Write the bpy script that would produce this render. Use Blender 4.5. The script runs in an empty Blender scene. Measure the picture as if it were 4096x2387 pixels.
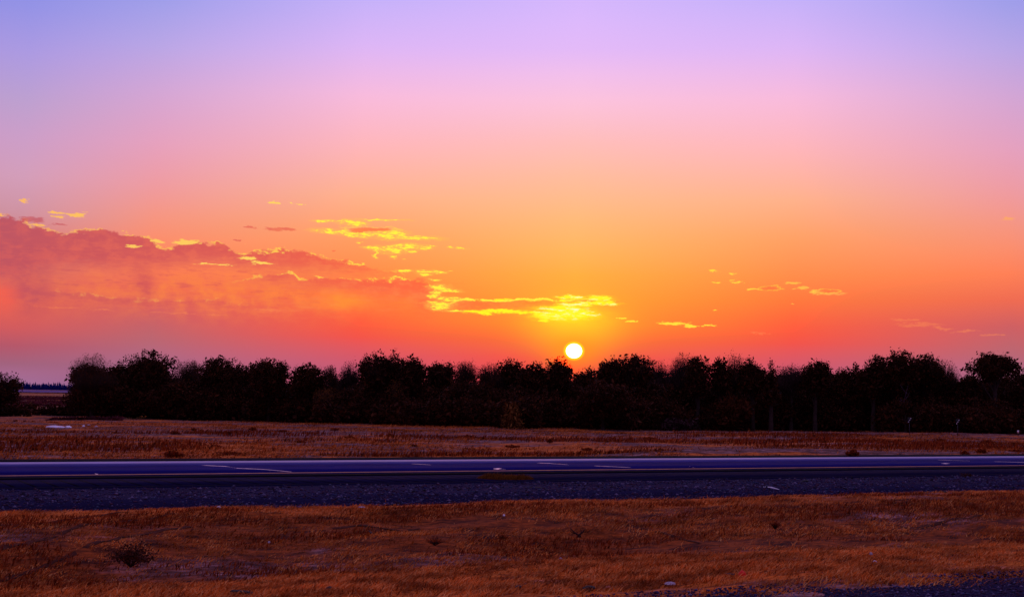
import bpy, math, random
import numpy as np
from mathutils import Vector, Matrix

R = math.radians
rng = np.random.default_rng(11)
random.seed(11)
S = bpy.context.scene
COL = S.collection

# ------------------------------------------------------------------ camera
H = 3.0                       # eye height above the carriageway, metres
FPX = 5200.0                  # focal length in photograph pixels (4096 wide)
PITCH, ROLL = R(4.28), R(0.95)
F0 = np.array([0, math.cos(PITCH), math.sin(PITCH)])
R0 = np.array([1.0, 0, 0]); U0 = np.array([0, -math.sin(PITCH), math.cos(PITCH)])
RT = math.cos(ROLL) * R0 + math.sin(ROLL) * U0
UP = -math.sin(ROLL) * R0 + math.cos(ROLL) * U0
cam = bpy.data.cameras.new('camera'); cam_o = bpy.data.objects.new('camera', cam)
COL.objects.link(cam_o); S.camera = cam_o
cam.sensor_width = 36; cam.lens = 36 * FPX / 4096
cam.clip_start = 0.2; cam.clip_end = 20000
M = Matrix(((RT[0], UP[0], -F0[0], 0), (RT[1], UP[1], -F0[1], 0), (RT[2], UP[2], -F0[2], H), (0, 0, 0, 1)))
cam_o.matrix_world = M

def ray(x, y):
    d = FPX * F0 + (x - 2048) * RT + (1193.5 - y) * UP
    return d / np.linalg.norm(d)
def azel(x, y):
    d = ray(x, y)
    return math.degrees(math.atan2(d[0], d[1])), math.degrees(math.asin(d[2]))

S.view_settings.view_transform = 'Standard'
S.view_settings.look = 'None'
S.view_settings.exposure = 0.0
S.view_settings.gamma = 1.0
S.view_settings.use_curve_mapping = False

def lin(c):
    out = []
    for v in c:
        v /= 255.0
        out.append(v / 12.92 if v <= 0.04045 else ((v + 0.055) / 1.055) ** 2.4)
    return tuple(out)

# ------------------------------------------------------------------ node helpers
class NT:
    def __init__(s, tree): s.t = tree; s.n = tree.nodes; s.l = tree.links
    def new(s, typ, **kw):
        n = s.n.new(typ)
        for k, v in kw.items(): setattr(n, k, v)
        return n
    def put(s, sock, v):
        if isinstance(v, bpy.types.NodeSocket): s.l.new(v, sock)
        else: sock.default_value = v
    def m(s, op, a, b=None, c=None, clamp=False):
        n = s.new('ShaderNodeMath', operation=op, use_clamp=clamp)
        s.put(n.inputs[0], a)
        if b is not None: s.put(n.inputs[1], b)
        if c is not None: s.put(n.inputs[2], c)
        return n.outputs[0]
    def v(s, op, a, b=None):
        n = s.new('ShaderNodeVectorMath', operation=op)
        s.put(n.inputs[0], a)
        if b is not None: s.put(n.inputs[1], b)
        return n.outputs['Value'] if op in ('DOT_PRODUCT', 'LENGTH') else n.outputs[0]
    def step(s, x, lo, hi, smooth=True):
        n = s.new('ShaderNodeMapRange', interpolation_type='SMOOTHSTEP' if smooth else 'LINEAR', clamp=True)
        s.put(n.inputs[0], x); s.put(n.inputs[1], lo); s.put(n.inputs[2], hi)
        n.inputs[3].default_value = 0; n.inputs[4].default_value = 1
        return n.outputs[0]
    def xyz(s, x, y, z=0.0):
        n = s.new('ShaderNodeCombineXYZ'); s.put(n.inputs[0], x); s.put(n.inputs[1], y); s.put(n.inputs[2], z)
        return n.outputs[0]
    def noise(s, vec, scale=1.0, detail=4.0, rough=0.5, out=0, dist=0.0):
        n = s.new('ShaderNodeTexNoise'); s.put(n.inputs['Vector'], vec)
        n.inputs['Scale'].default_value = scale; n.inputs['Detail'].default_value = detail
        n.inputs['Roughness'].default_value = rough; n.inputs['Distortion'].default_value = dist
        return n.outputs[out]
    def mix(s, f, a, b, mode='MIX'):
        n = s.new('ShaderNodeMix', data_type='RGBA', blend_type=mode)
        s.put(n.inputs[0], f)
        for i, c in ((6, a), (7, b)):
            if isinstance(c, (tuple, list)): c = tuple(c[:3]) + (1,)
            s.put(n.inputs[i], c)
        return n.outputs[2]
    def ramp(s, f, stops):
        n = s.new('ShaderNodeValToRGB'); e = n.color_ramp.elements
        while len(e) > 1: e.remove(e[-1])
        e[0].position = stops[0][0]; e[0].color = tuple(stops[0][1]) + (1,)
        for p, c in stops[1:]:
            k = e.new(p); k.color = tuple(c) + (1,)
        s.put(n.inputs[0], f)
        return n.outputs[0]

# ------------------------------------------------------------------ sky
SUN_AZ, SUN_EL = azel(2296, 1403)
W = bpy.data.worlds.new('World'); S.world = W; W.use_nodes = True
w = NT(W.node_tree); w.n.clear()
geo = w.new('ShaderNodeTexCoord')
dirv = w.v('NORMALIZE', geo.outputs['Generated'])
sep = w.new('ShaderNodeSeparateXYZ'); w.l.new(dirv, sep.inputs[0])
DEG = 57.29578
AZ = w.m('MULTIPLY', w.m('ARCTAN2', sep.outputs[0], sep.outputs[1]), DEG)
EL = w.m('MULTIPLY', w.m('ARCSINE', sep.outputs[2]), DEG)
T = w.m('DIVIDE', w.m('ADD', EL, 3.0), 93.0)
def sky_ramp(stops):
    stops = sorted(stops)
    return w.ramp(T, [((e + 3.0) / 93.0, lin(c)) for e, c in stops])
def colstops(x, lst): return [(azel(x, y)[1], c) for y, c in lst]
HIGH = [(24, (214, 181, 250)), (45, (210, 178, 240)), (90, (204, 174, 226))]
r0 = sky_ramp([(-2.5, (140, 40, 40))] + colstops(2296, [(1590, (225, 62, 66)), (1500, (250, 70, 62)), (1430, (255, 88, 58)), (1360, (255, 118, 50)), (1300, (255, 148, 44)), (1200, (255, 166, 52)),
     (1100, (255, 176, 66)), (1008, (254, 183, 92)), (880, (254, 187, 122)), (708, (254, 189, 158)), (560, (254, 190, 188)), (408, (253, 195, 220)), (300, (243, 192, 236)), (200, (228, 186, 248)), (100, (222, 185, 252)), (16, (215, 183, 253))]) + HIGH)
r1 = sky_ramp([(-2.5, (110, 40, 55))] + colstops(3060, [(1600, (190, 75, 100)), (1500, (198, 90, 116)), (1420, (224, 88, 96)), (1360, (248, 84, 68)), (1290, (255, 98, 62)), (1200, (255, 122, 62)), (1100, (255, 142, 76)),
     (950, (255, 162, 102)), (800, (255, 178, 140)), (600, (255, 182, 186)), (400, (249, 187, 220)), (200, (222, 182, 246)), (0, (197, 177, 250))]) + HIGH)
r2 = sky_ramp([(-2.5, (90, 45, 70))] + colstops(3980, [(1600, (150, 90, 125)), (1500, (172, 105, 135)), (1400, (188, 102, 112)), (1300, (208, 96, 98)), (1200, (240, 108, 82)), (1100, (255, 128, 86)), (1000, (252, 142, 108)),
     (900, (246, 150, 130)), (750, (238, 156, 165)), (600, (230, 161, 190)), (400, (213, 166, 212)), (200, (186, 166, 230)), (0, (158, 158, 234))]) + HIGH)
r3 = sky_ramp([(-2.5, (80, 50, 80))] + colstops(60, [(1560, (150, 108, 150)), (1510, (168, 108, 148)), (1450, (162, 98, 124)), (1380, (182, 88, 106)), (1300, (214, 92, 92)), (1200, (226, 100, 84)), (1080, (222, 112, 98)),
     (960, (216, 130, 126)), (850, (208, 148, 162)), (700, (212, 158, 186)), (550, (205, 158, 200)), (400, (190, 160, 208)), (200, (172, 154, 226)), (0, (146, 146, 230))]) + [(24, (166, 150, 228)), (45, (190, 166, 228)), (90, (204, 174, 226))])
r4 = sky_ramp([(-2.5, (50, 35, 60)), (0, (96, 72, 112)), (6, (108, 84, 134)), (14, (112, 98, 160)), (29, (142, 126, 188)), (45, (172, 152, 208)), (90, (204, 174, 226))])
r5 = sky_ramp([(-2.5, (30, 25, 45)), (0, (46, 44, 76)), (8, (66, 56, 96)), (16, (72, 66, 118)), (29, (112, 103, 162)), (45, (154, 139, 194)), (90, (204, 174, 226))])
D = w.m('ABSOLUTE', w.m('SUBTRACT', AZ, SUN_AZ))
sky = r0
for hi_, lo_, rr in ((9.5, 0.0, r1), (18.3, 9.5, r2), (23.6, 18.3, r3), (75.0, 23.6, r4), (170.0, 75.0, r5)):
    sky = w.mix(w.step(D, lo_, hi_, smooth=False), sky, rr)

# golden glow above the sun
P = w.xyz(AZ, EL)
def warpn(sx, sy, z, d):
    return w.v('SUBTRACT', w.noise(w.xyz(w.m('MULTIPLY', AZ, sx), w.m('MULTIPLY', EL, sy), z), 1.0, d, 0.62, out=1), (0.5, 0.5, 0.5))
WP = w.v('ADD', P, w.v('ADD', w.v('MULTIPLY', warpn(1.1, 3.2, 2.0, 6.0), (1.3, 0.34, 0)), w.v('MULTIPLY', warpn(5.0, 16.0, 5.0, 4.0), (0.5, 0.14, 0))))
def ell(cx, cy, sx, sy, P=P):
    """squared elliptical distance (1 on the rim) from a point of the sky, degrees"""
    d = w.v('MULTIPLY', w.v('SUBTRACT', P, (cx, cy, 0)), (1 / sx, 1 / sy, 0))
    return w.v('DOT_PRODUCT', d, d)
def epx(x, y, wx, wy, P=P):     # the same, with sizes in photograph pixels
    a, e = azel(x, y); k = 4096 / 5200 * DEG / 4096
    return ell(a, e, wx * k, wy * k, P)
g = w.m('EXPONENT', w.m('MULTIPLY', epx(2300, 1300, 170, 95), -1.0))
sky = w.mix(w.m('MULTIPLY', g, 0.85), sky, lin((255, 206, 44)))
g = w.m('EXPONENT', w.m('MULTIPLY', epx(2296, 1403, 110, 70), -1.0))
sky = w.mix(w.m('MULTIPLY', g, 0.75), sky, lin((255, 150, 30)))

# --- clouds -------------------------------------------------------
CN = w.noise(w.xyz(w.m('MULTIPLY', AZ, 1.7), w.m('MULTIPLY', EL, 3.4)), 1.0, 8.0, 0.62)       # billows
FN = w.noise(w.xyz(w.m('MULTIPLY', AZ, 1.7), w.m('MULTIPLY', EL, 9.0), 4.0), 1.0, 8.0, 0.7)     # streaks
BN = w.noise(w.xyz(w.m('MULTIPLY', AZ, 1.1), w.m('MULTIPLY', EL, 1.4), 9.0), 1.0, 5.0, 0.6)
def curve(pts):
    """elevation profile along the azimuth, given as photograph points"""
    ae = [azel(x, y) for x, y in pts]
    n = w.new('ShaderNodeFloatCurve')
    c = n.mapping; c.use_clip = False
    cv = c.curves[0]
    q = [((a + 30) / 60, e / 12) for a, e in ae]
    cv.points[0].location = q[0]; cv.points[1].location = q[-1]
    for p in q[1:-1]: cv.points.new(*p)
    for p in cv.points: p.handle_type = 'VECTOR'
    c.update()
    w.put(n.inputs['Value'], w.m('DIVIDE', w.m('ADD', AZ, 30.0), 60.0))
    return w.m('MULTIPLY', n.outputs[0], 12.0)
BODY = w.ramp(w.m('DIVIDE', w.m('ADD', AZ, 22.0), 30.0), [(0.0, lin((188, 84, 98))), (0.12, lin((200, 84, 92))), (0.35, lin((222, 90, 84))), (0.5, lin((248, 102, 72))), (0.65, lin((255, 108, 62))), (0.8, lin((255, 136, 50))), (1.0, lin((255, 120, 66)))])
BODY0 = BODY
LITE = w.ramp(w.m('DIVIDE', w.m('ADD', AZ, 22.0), 30.0), [(0.0, lin((220, 96, 92))), (0.35, lin((246, 116, 84))), (0.6, lin((255, 140, 78))), (0.8, lin((255, 168, 60))), (1.0, lin((255, 150, 70)))])
RIM = w.ramp(w.m('DIVIDE', w.m('ADD', AZ, 22.0), 30.0), [(0.0, lin((255, 176, 92))), (0.4, lin((255, 214, 82))), (0.62, lin((255, 250, 70))), (0.83, lin((255, 252, 70))), (1.0, lin((255, 214, 70)))])

def bank(sky, top, bot, namp=0.9, soft_b=0.5, rim=0.8, op=1.0, rimlo=0.42):
    nz = w.m('MULTIPLY', w.m('SUBTRACT', CN, 0.5), namp)
    t = w.m('ADD', w.m('SUBTRACT', curve(top), EL), nz)
    b = w.m('ADD', w.m('SUBTRACT', EL, curve(bot)), w.m('MULTIPLY', w.m('SUBTRACT', FN, 0.5), 1.1))
    mb = w.step(b, -0.1, soft_b)
    mask = w.m('MULTIPLY', w.step(t, -0.02, 0.15), mb)
    deep = w.step(t, 0.1, 0.9)                      # thinner, lighter cloud towards its feet
    sky = w.mix(w.m('MULTIPLY', mask, op), sky, w.mix(w.m('MULTIPLY', deep, w.m('MULTIPLY', w.step(w.m('ADD', w.m('MULTIPLY', FN, 0.6), w.m('MULTIPLY', BN, 0.4)), 0.40, 0.66), 0.55)), BODY, LITE))
    rm = w.m('MULTIPLY', w.step(t, -0.03, 0.025), w.m('SUBTRACT', 1.0, w.step(t, 0.03, 0.13)))
    rm = w.m('MULTIPLY', w.m('MULTIPLY', rm, mb), w.step(BN, rimlo, rimlo + 0.12))
    return w.mix(w.m('MULTIPLY', rm, rim), sky, RIM)

BODY = w.mix(w.m('MULTIPLY', w.step(w.m('ADD', w.m('MULTIPLY', BN, 0.5), w.m('MULTIPLY', CN, 0.5)), 0.46, 0.60), 0.42), BODY, LITE)
# banded light under the big bank
zone = w.m('EXPONENT', w.m('MULTIPLY', w.m('POWER', epx(860, 1150, 800, 105), 2.0), -1.0))
SN = w.noise(w.xyz(w.m('MULTIPLY', AZ, 0.8), w.m('MULTIPLY', EL, 5.0), 14.0), 1.0, 8.0, 0.68)
sky = w.mix(w.m('MULTIPLY', w.m('MULTIPLY', zone, w.step(SN, 0.50, 0.66)), 0.75), sky, LITE)
sky = w.mix(w.m('MULTIPLY', w.m('MULTIPLY', zone, w.step(SN, 0.49, 0.36)), 0.6), sky, BODY)
sky = w.mix(w.m('MULTIPLY', w.m('MULTIPLY', zone, w.step(w.m('ADD', w.m('MULTIPLY', SN, 0.4), w.m('MULTIPLY', FN, 0.6)), 0.60, 0.68)), 0.5), sky, RIM)
# soft orange light and virga under the big bank
lo = w.m('EXPONENT', w.m('MULTIPLY', epx(900, 1180, 620, 75), -1.0))
sky = w.mix(w.m('MULTIPLY', lo, w.m('MULTIPLY', w.step(BN, 0.35, 0.7), 0.75)), sky, lin((255, 138, 66)))
sky = bank(sky, [(-900, 1120), (20, 1180), (200, 1155), (400, 1180), (600, 1200), (800, 1195), (1000, 1215), (1300, 1300), (4600, 1500)],
           [(-900, 1180), (20, 1190), (200, 1195), (400, 1215), (560, 1235), (700, 1225), (900, 1235), (1100, 1250), (4600, 1400)], 0.8, 0.3, 0.3, 0.6, 0.5)
sky = bank(sky, [(-900, 830), (-100, 850), (40, 862), (110, 890), (250, 930), (330, 918), (430, 916), (520, 935), (600, 950), (640, 985), (668, 1000), (720, 962), (830, 968), (900, 975), (960, 1015), (1050, 1000),
            (1150, 990), (1260, 1012), (1350, 1045), (1450, 1055), (1600, 1082), (1640, 1120), (4600, 1400)],
           [(-900, 1160), (20, 1150), (180, 1105), (330, 1098), (520, 1112), (700, 1092), (850, 1085), (960, 1100), (1200, 1118), (1400, 1118), (1600, 1110), (4600, 1300)], 1.0, 0.85, 0.8, 0.95, 0.45)
sky = bank(sky, [(-900, 1200), (700, 1190), (960, 1115), (1090, 1088), (1150, 1085), (1200, 1112), (1300, 1105), (1420, 1112), (1560, 1114), (1660, 1110), (1725, 1130), (1760, 1180), (1800, 1240), (4600, 1500)],
           [(-900, 1180), (700, 1110), (960, 1140), (1080, 1150), (1250, 1175), (1400, 1195), (1500, 1215), (1620, 1220), (1700, 1235), (1800, 1235), (4600, 1300)], 0.8, 0.8, 0.8, 0.95, 0.47)
sky = bank(sky, [(-900, 1500), (1650, 1300), (1780, 1215), (1850, 1190), (1980, 1200), (2100, 1192), (2200, 1196), (2260, 1200), (2380, 1190), (2450, 1215), (2480, 1260), (4600, 1500)],
           [(-900, 1180), (1700, 1235), (1850, 1240), (2000, 1238), (2150, 1232), (2300, 1212), (2450, 1210), (4600, 1300)], 0.4, 0.2, 0.95, 0.7, 0.36)
for (x, y, a, b, k) in ((120, 1160, 60, 80, .85), (20, 1050, 160, 120, .4), (575, 1135, 38, 65, .7), (590, 1190, 22, 50, .5), (1700, 1200, 40, 60, .6)):
    g = w.m('EXPONENT', w.m('MULTIPLY', w.m('ADD', epx(x, y, a, b), w.m('MULTIPLY', w.m('SUBTRACT', CN, 0.5), 2.0)), -1.0), clamp=True)
    sky = w.mix(w.m('MULTIPLY', g, k), sky, BODY)
g = w.m('EXPONENT', w.m('MULTIPLY', w.m('ADD', epx(10, 1190, 55, 55), w.m('MULTIPLY', w.m('SUBTRACT', CN, 0.5), 2.0)), -1.0), clamp=True)
sky = w.mix(w.m('MULTIPLY', g, .6), sky, lin((255, 98, 76)))
g = w.m('EXPONENT', w.m('MULTIPLY', w.m('ADD', epx(1370, 1205, 90, 34), w.m('MULTIPLY', w.m('SUBTRACT', CN, 0.5), 2.0)), -1.0), clamp=True)
sky = w.mix(w.m('MULTIPLY', g, .55), sky, lin((255, 158, 52)))

def wisps(lst):
    r = None
    for e in lst:
        q = epx(*e[:4], P=WP)
        r = q if r is None else w.m('MINIMUM', r, q)
    return w.m('SUBTRACT', 1.0, r)
# thin dark smears
dk = wisps([(1125, 917, 68, 10), (1005, 912, 28, 7), (130, 878, 52, 11), (225, 897, 30, 5), (950, 962, 22, 4), (1320, 830 + 170, 10, 3)])
sky = w.mix(w.m('MULTIPLY', w.step(w.m('ADD', dk, w.m('MULTIPLY', w.m('SUBTRACT', FN, 0.5), 2.2)), 0.0, 0.7), 0.75), sky, BODY)
# sunlit yellow clouds
yl = wisps([(1310, 887, 55, 6), (1405, 893, 62, 12), (1330, 925, 85, 9), (1440, 936, 70, 13), (1560, 940, 80, 18), (1660, 952, 105, 9), (1520, 880, 100, 4),
            (1500, 990, 45, 10), (1570, 998, 55, 16), (1620, 986, 60, 12), (1700, 990, 40, 10), (1578, 1026, 18, 6), (1508, 1015, 10, 14), (1640, 1002, 20, 6), (1795, 989, 14, 4), (1840, 992, 20, 4), (1623, 1038, 9, 3), (1436, 966, 10, 4),
            (1690, 1088, 36, 9), (1748, 1088, 34, 8), (1705, 1102, 30, 5), (1620, 1085, 25, 5), (1740, 1120, 20, 4), (1805, 1087, 8, 3),
            (1760, 1150, 45, 12), (1800, 1162, 44, 6), (1800, 1196, 52, 8), (1740, 1178, 30, 18), (1760, 1220, 60, 18), (1820, 1242, 55, 4)])
yl2 = wisps([(1935, 1252, 42, 6), (1915, 1246, 70, 5), (2010, 1243, 90, 6), (2150, 1251, 130, 5), (2300, 1188, 45, 8), (2255, 1193, 35, 7), (2400, 1195, 50, 12), (2380, 1212, 90, 6), (2300, 1220, 70, 6), (2440, 1210, 26, 5),
             (2250, 1236, 95, 13), (2200, 1262, 80, 16), (2290, 1255, 85, 28), (2180, 1281, 28, 5), (2240, 1205, 20, 5), (2030, 1197, 18, 3), (1995, 1198, 22, 3)])
yr = wisps([(2848, 1085, 32, 5), (2933, 1096, 20, 5), (2862, 1125, 20, 3), (2952, 1127, 22, 3), (2930, 1120, 15, 2.5), (3020, 1156, 26, 5), (3170, 1132, 36, 4), (3210, 1150, 40, 5), (3280, 1163, 42, 7), (3320, 1175, 64, 6), (3005, 1160, 12, 3),
            (3172, 1217, 14, 2.5), (2864, 1236, 8, 4), (2485, 1271, 20, 3), (2525, 1285, 30, 4), (2690, 1293, 60, 8), (2760, 1303, 40, 5), (2840, 1303, 36, 4),
            (105, 805, 17, 8), (240, 850, 45, 6), (300, 857, 32, 8), (235, 867, 24, 6), (8, 859, 14, 7), (355, 849, 10, 3), (1099, 812, 26, 5), (1175, 812, 14, 3), (1208, 818, 9, 3), (4030, 876, 32, 8), (985, 978, 1, 1),
            (160, 900, 45, 6), (538, 988, 30, 8), (632, 965, 22, 10), (740, 968, 60, 10), (985, 1035, 30, 8), (1050, 1052, 60, 7), (860, 1056, 90, 4)])
FN2 = w.noise(w.xyz(w.m('MULTIPLY', AZ, 4.5), w.m('MULTIPLY', EL, 20.0), 24.0), 1.0, 5.0, 0.65)
fz = w.m('SUBTRACT', w.m('ADD', w.m('MULTIPLY', FN, 0.55), w.m('MULTIPLY', FN2, 0.45)), 0.5)
cz = w.m('SUBTRACT', CN, 0.5)
m1 = w.step(w.m('ADD', yl, w.m('ADD', w.m('MULTIPLY', fz, 8.0), w.m('MULTIPLY', cz, 2.0))), -0.3, 1.5)
m2 = w.step(w.m('ADD', yl2, w.m('ADD', w.m('MULTIPLY', fz, 3.6), w.m('MULTIPLY', cz, 1.6))), -0.35, 0.75)
m3 = w.step(w.m('ADD', yr, w.m('ADD', w.m('MULTIPLY', fz, 5.0), w.m('MULTIPLY', cz, 1.4))), -0.2, 1.3)
RIMR = w.ramp(w.m('DIVIDE', w.m('ADD', AZ, 22.0), 44.0), [(0.0, lin((255, 184, 96))), (0.3, lin((255, 216, 96))), (0.5, lin((255, 240, 60))), (0.7, lin((255, 222, 66))), (0.85, lin((255, 150, 84))), (1.0, lin((252, 170, 110)))])
sky = w.mix(w.step(m3, 0.0, 0.75), sky, RIMR)
h1 = w.step(w.m('ADD', yl, w.m('ADD', w.m('MULTIPLY', fz, 3.0), cz)), -1.4, 0.7)
sky = w.mix(w.m('MULTIPLY', h1, 0.42), sky, lin((255, 196, 78)))
h2 = w.step(w.m('ADD', yl2, w.m('MULTIPLY', fz, 2.5)), -1.6, 0.6)
sky = w.mix(w.m('MULTIPLY', h2, 0.5), sky, lin((255, 208, 44)))
sky = w.mix(w.m('MULTIPLY', w.step(m1, 0.0, 0.9), 0.9), sky, w.mix(w.step(m1, 0.2, 0.9), lin((255, 188, 84)), lin((255, 250, 66))))
hot = w.mix(w.m('MULTIPLY', w.step(FN, 0.50, 0.62), w.step(epx(2300, 1225, 190, 60), 1.2, 0.3)), lin((255, 250, 40)), lin((255, 255, 190)))
g = w.m('EXPONENT', w.m('MULTIPLY', w.m('ADD', epx(2280, 1262, 120, 34, P=WP), 0.0), -1.0))
sky = w.mix(w.m('MULTIPLY', g, 0.75), sky, lin((255, 232, 30)))
sky = w.mix(w.m('MULTIPLY', m2, 0.95), sky, hot)
# dark hearts of the two lens clouds and faint red streaks at the right
dk2 = wisps([(3085, 1151, 34, 9), (3315, 1163, 38, 7), (1490, 918, 95, 9), (1440, 922, 50, 6)])
m4 = w.step(w.m('ADD', dk2, w.m('MULTIPLY', fz, 1.2)), 0.0, 0.8)
ring = w.m('MULTIPLY', w.step(w.m('ADD', dk2, w.m('MULTIPLY', fz, 2.0)), -0.9, -0.4), w.m('SUBTRACT', 1.0, w.step(dk2, -0.5, 0.2)))
sky = w.mix(w.m('MULTIPLY', ring, 0.5), sky, lin((255, 226, 66)))
sky = w.mix(w.m('MULTIPLY', m4, 0.8), sky, lin((255, 118, 66)))
st = wisps([(3620, 1280, 60, 6), (3680, 1298, 110, 10), (3760, 1312, 60, 6), (3980, 1338, 60, 5), (3030, 1332, 60, 4), (3870, 1325, 60, 5), (240, 1230, 90, 3), (420, 1238, 60, 3), (720, 1252, 110, 4), (870, 1258, 40, 3), (1080, 1236, 90, 8)])
m5 = w.step(w.m('ADD', st, w.m('MULTIPLY', fz, 4.5)), 0.1, 1.0)
sky = w.mix(w.m('MULTIPLY', m5, 0.4), sky, lin((255, 140, 84)))

# the warm half of the sky is brighter than the film holds: its red runs past white
srgb = w.new('ShaderNodeSeparateColor'); w.l.new(sky, srgb.inputs[0])
over = w.m('MULTIPLY', w.m('MULTIPLY', w.step(srgb.outputs[0], 0.965, 1.0), w.m('EXPONENT', w.m('MULTIPLY', ell(SUN_AZ, 2.5, 7.5, 3.6), -1.0))), 5.0)
crgb = w.new('ShaderNodeCombineColor')
w.put(crgb.inputs[0], w.m('ADD', srgb.outputs[0], over)); w.put(crgb.inputs[1], srgb.outputs[1]); w.put(crgb.inputs[2], srgb.outputs[2])
sky = crgb.outputs[0]
# the sun's disc
dn = w.new('ShaderNodeVectorMath', operation='DISTANCE')
w.put(dn.inputs[0], w.v('MULTIPLY', P, (0.90, 1.0, 1.0))); dn.inputs[1].default_value = (SUN_AZ * 0.90, SUN_EL, 0)
sd = dn.outputs['Value']
halo = w.m('SUBTRACT', 1.0, w.step(sd, 0.29, 0.47))
sky = w.mix(halo, sky, lin((255, 240, 30)))
disc = w.m('SUBTRACT', 1.0, w.step(sd, 0.29, 0.325))
sky = w.mix(disc, sky, (6.0, 5.6, 4.6))
bg = w.new('ShaderNodeBackground'); bg.inputs['Strength'].default_value = 1.0
w.l.new(sky, bg.inputs['Color'])
wo = w.new('ShaderNodeOutputWorld'); w.l.new(bg.outputs[0], wo.inputs['Surface'])
W.cycles.sampling_method = 'MANUAL'; W.cycles.sample_map_resolution = 1024

# ------------------------------------------------------------------ sun
sl = bpy.data.lights.new('sun', 'SUN'); slo = bpy.data.objects.new('sun', sl); COL.objects.link(slo)
sl.energy = 0.8; sl.angle = R(0.6); sl.color = (1.0, 0.50, 0.16)
sdir = Vector(ray(2296, 1403))
slo.rotation_euler = sdir.to_track_quat('Z', 'Y').to_euler()
slo.location = sdir * 300

# ------------------------------------------------------------------ ground geometry in road coordinates
RD = np.array([math.sin(R(65)), math.cos(R(65))]); RN = np.array([-RD[1], RD[0]])   # along / across the road
def to_xy(s, p): return s * RD[0] + p * RN[0], s * RD[1] + p * RN[1]
def to_sp(x, y): return x * RD[0] + y * RD[1], x * RN[0] + y * RN[1]

def hsh(ix, iy, seed):
    n = (ix.astype(np.int64) * 374761393 + iy.astype(np.int64) * 668265263 + seed * 974711) & 0x7fffffff
    n = ((n ^ (n >> 13)) * 1274126177) & 0x7fffffff
    return ((n ^ (n >> 16)) & 0xffff) / 65535.0
def vnoise(x, y, seed=0):
    x = np.asarray(x, float); y = np.asarray(y, float)
    ix = np.floor(x); iy = np.floor(y); fx = x - ix; fy = y - iy
    fx = fx * fx * (3 - 2 * fx); fy = fy * fy * (3 - 2 * fy)
    a = hsh(ix, iy, seed); b = hsh(ix + 1, iy, seed); c = hsh(ix, iy + 1, seed); d = hsh(ix + 1, iy + 1, seed)
    return (a * (1 - fx) + b * fx) * (1 - fy) + (c * (1 - fx) + d * fx) * fy
def fbm(x, y, seed=0, o=4):
    v = 0; a = 0.5; t = 0
    for i in range(o):
        v = v + a * vnoise(x * 2 ** i, y * 2 ** i, seed + i); t += a; a *= 0.5
    return v / t
def sm(x, a, b):
    t = np.clip((np.asarray(x, float) - a) / (b - a), 0, 1); return t * t * (3 - 2 * t)

P_NEAR, P_GRAV, P_LINE, P_ROAD0, P_PALE, P_ROAD1 = 16.9, 33.9, 41.5, 46.45, 52.0, 54.9
def terrain(s, p):
    s = np.asarray(s, float); p = np.asarray(p, float)
    med = sm(p, 14.5, 18) * (1 - sm(p, 31.5, 34.5))
    z = -0.55 * np.exp(-((p - 24.6 - 1.2 * np.sin(s * 0.11)) / 3.6) ** 2) * med
    z = z + med * (fbm(s * 0.28, p * 0.5, 3) - 0.5) * 0.42 + med * (fbm(s * 1.6, p * 2.2, 5, 3) - 0.5) * 0.10
    fld = sm(p, 57, 60)
    far = fld * (1 - sm(p, 150, 400) * 0.9)
    z = z + far * ((fbm(s * 0.10, p * 0.16, 8) - 0.5) * 0.5 + (fbm(s * 0.7, p * 1.0, 9, 3) - 0.5) * 0.16)
    # little verge hump on the far side of the road
    z = z + 0.10 * np.exp(-((p - 59) / 1.6) ** 2) * fld
    z = z - 0.07 * (sm(p, 33.6, 34.2) * (1 - sm(p, 57.0, 57.6)))   # bed of the road and shoulder
    z = z + (sm(p, P_GRAV, P_GRAV + .5) * (1 - sm(p, 42.0, 42.6))) * (fbm(s * 3, p * 3, 21, 3) - 0.5) * 0.03
    return z
def ground_at(x, y):
    s, p = to_sp(x, y); return float(terrain(s, p))
def hit(px, py):
    """where the photograph's pixel meets the ground"""
    d = ray(px, py); t = H / -d[2] if d[2] < -1e-4 else 3000
    for _ in range(14):
        q = np.array([0, 0, H]) + d * t
        t = (H - ground_at(q[0], q[1])) / -d[2]
    q = np.array([0, 0, H]) + d * t
    return q

def mesh_obj(name, V, Fa, mat, parent=None, smooth=False, loc=None):
    V = np.asarray(V, np.float32); Fa = np.asarray(Fa, np.int32)
    me = bpy.data.meshes.new(name)
    me.vertices.add(len(V)); me.vertices.foreach_set('co', V.ravel())
    k = Fa.shape[1]
    me.loops.add(Fa.size); me.loops.foreach_set('vertex_index', Fa.ravel())
    me.polygons.add(len(Fa)); me.polygons.foreach_set('loop_start', np.arange(0, Fa.size, k, dtype=np.int32))
    me.polygons.foreach_set('loop_total', np.full(len(Fa), k, np.int32))
    if smooth: me.polygons.foreach_set('use_smooth', np.ones(len(Fa), bool))
    me.update(calc_edges=True); me.validate()
    if mat: me.materials.append(mat)
    o = bpy.data.objects.new(name, me); COL.objects.link(o)
    if parent: o.parent = parent
    if loc is not None: o.location = loc
    return o
def tag(o, label=None, cat=None, group=None, kind=None):
    if label: o['label'] = label
    if cat: o['category'] = cat
    if group: o['group'] = group
    if kind: o['kind'] = kind
    return o
def empty(name, loc, label=None, cat=None, group=None):
    o = bpy.data.objects.new(name, None); COL.objects.link(o); o.location = loc
    o.empty_display_size = 0.3
    return tag(o, label, cat, group)

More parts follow.
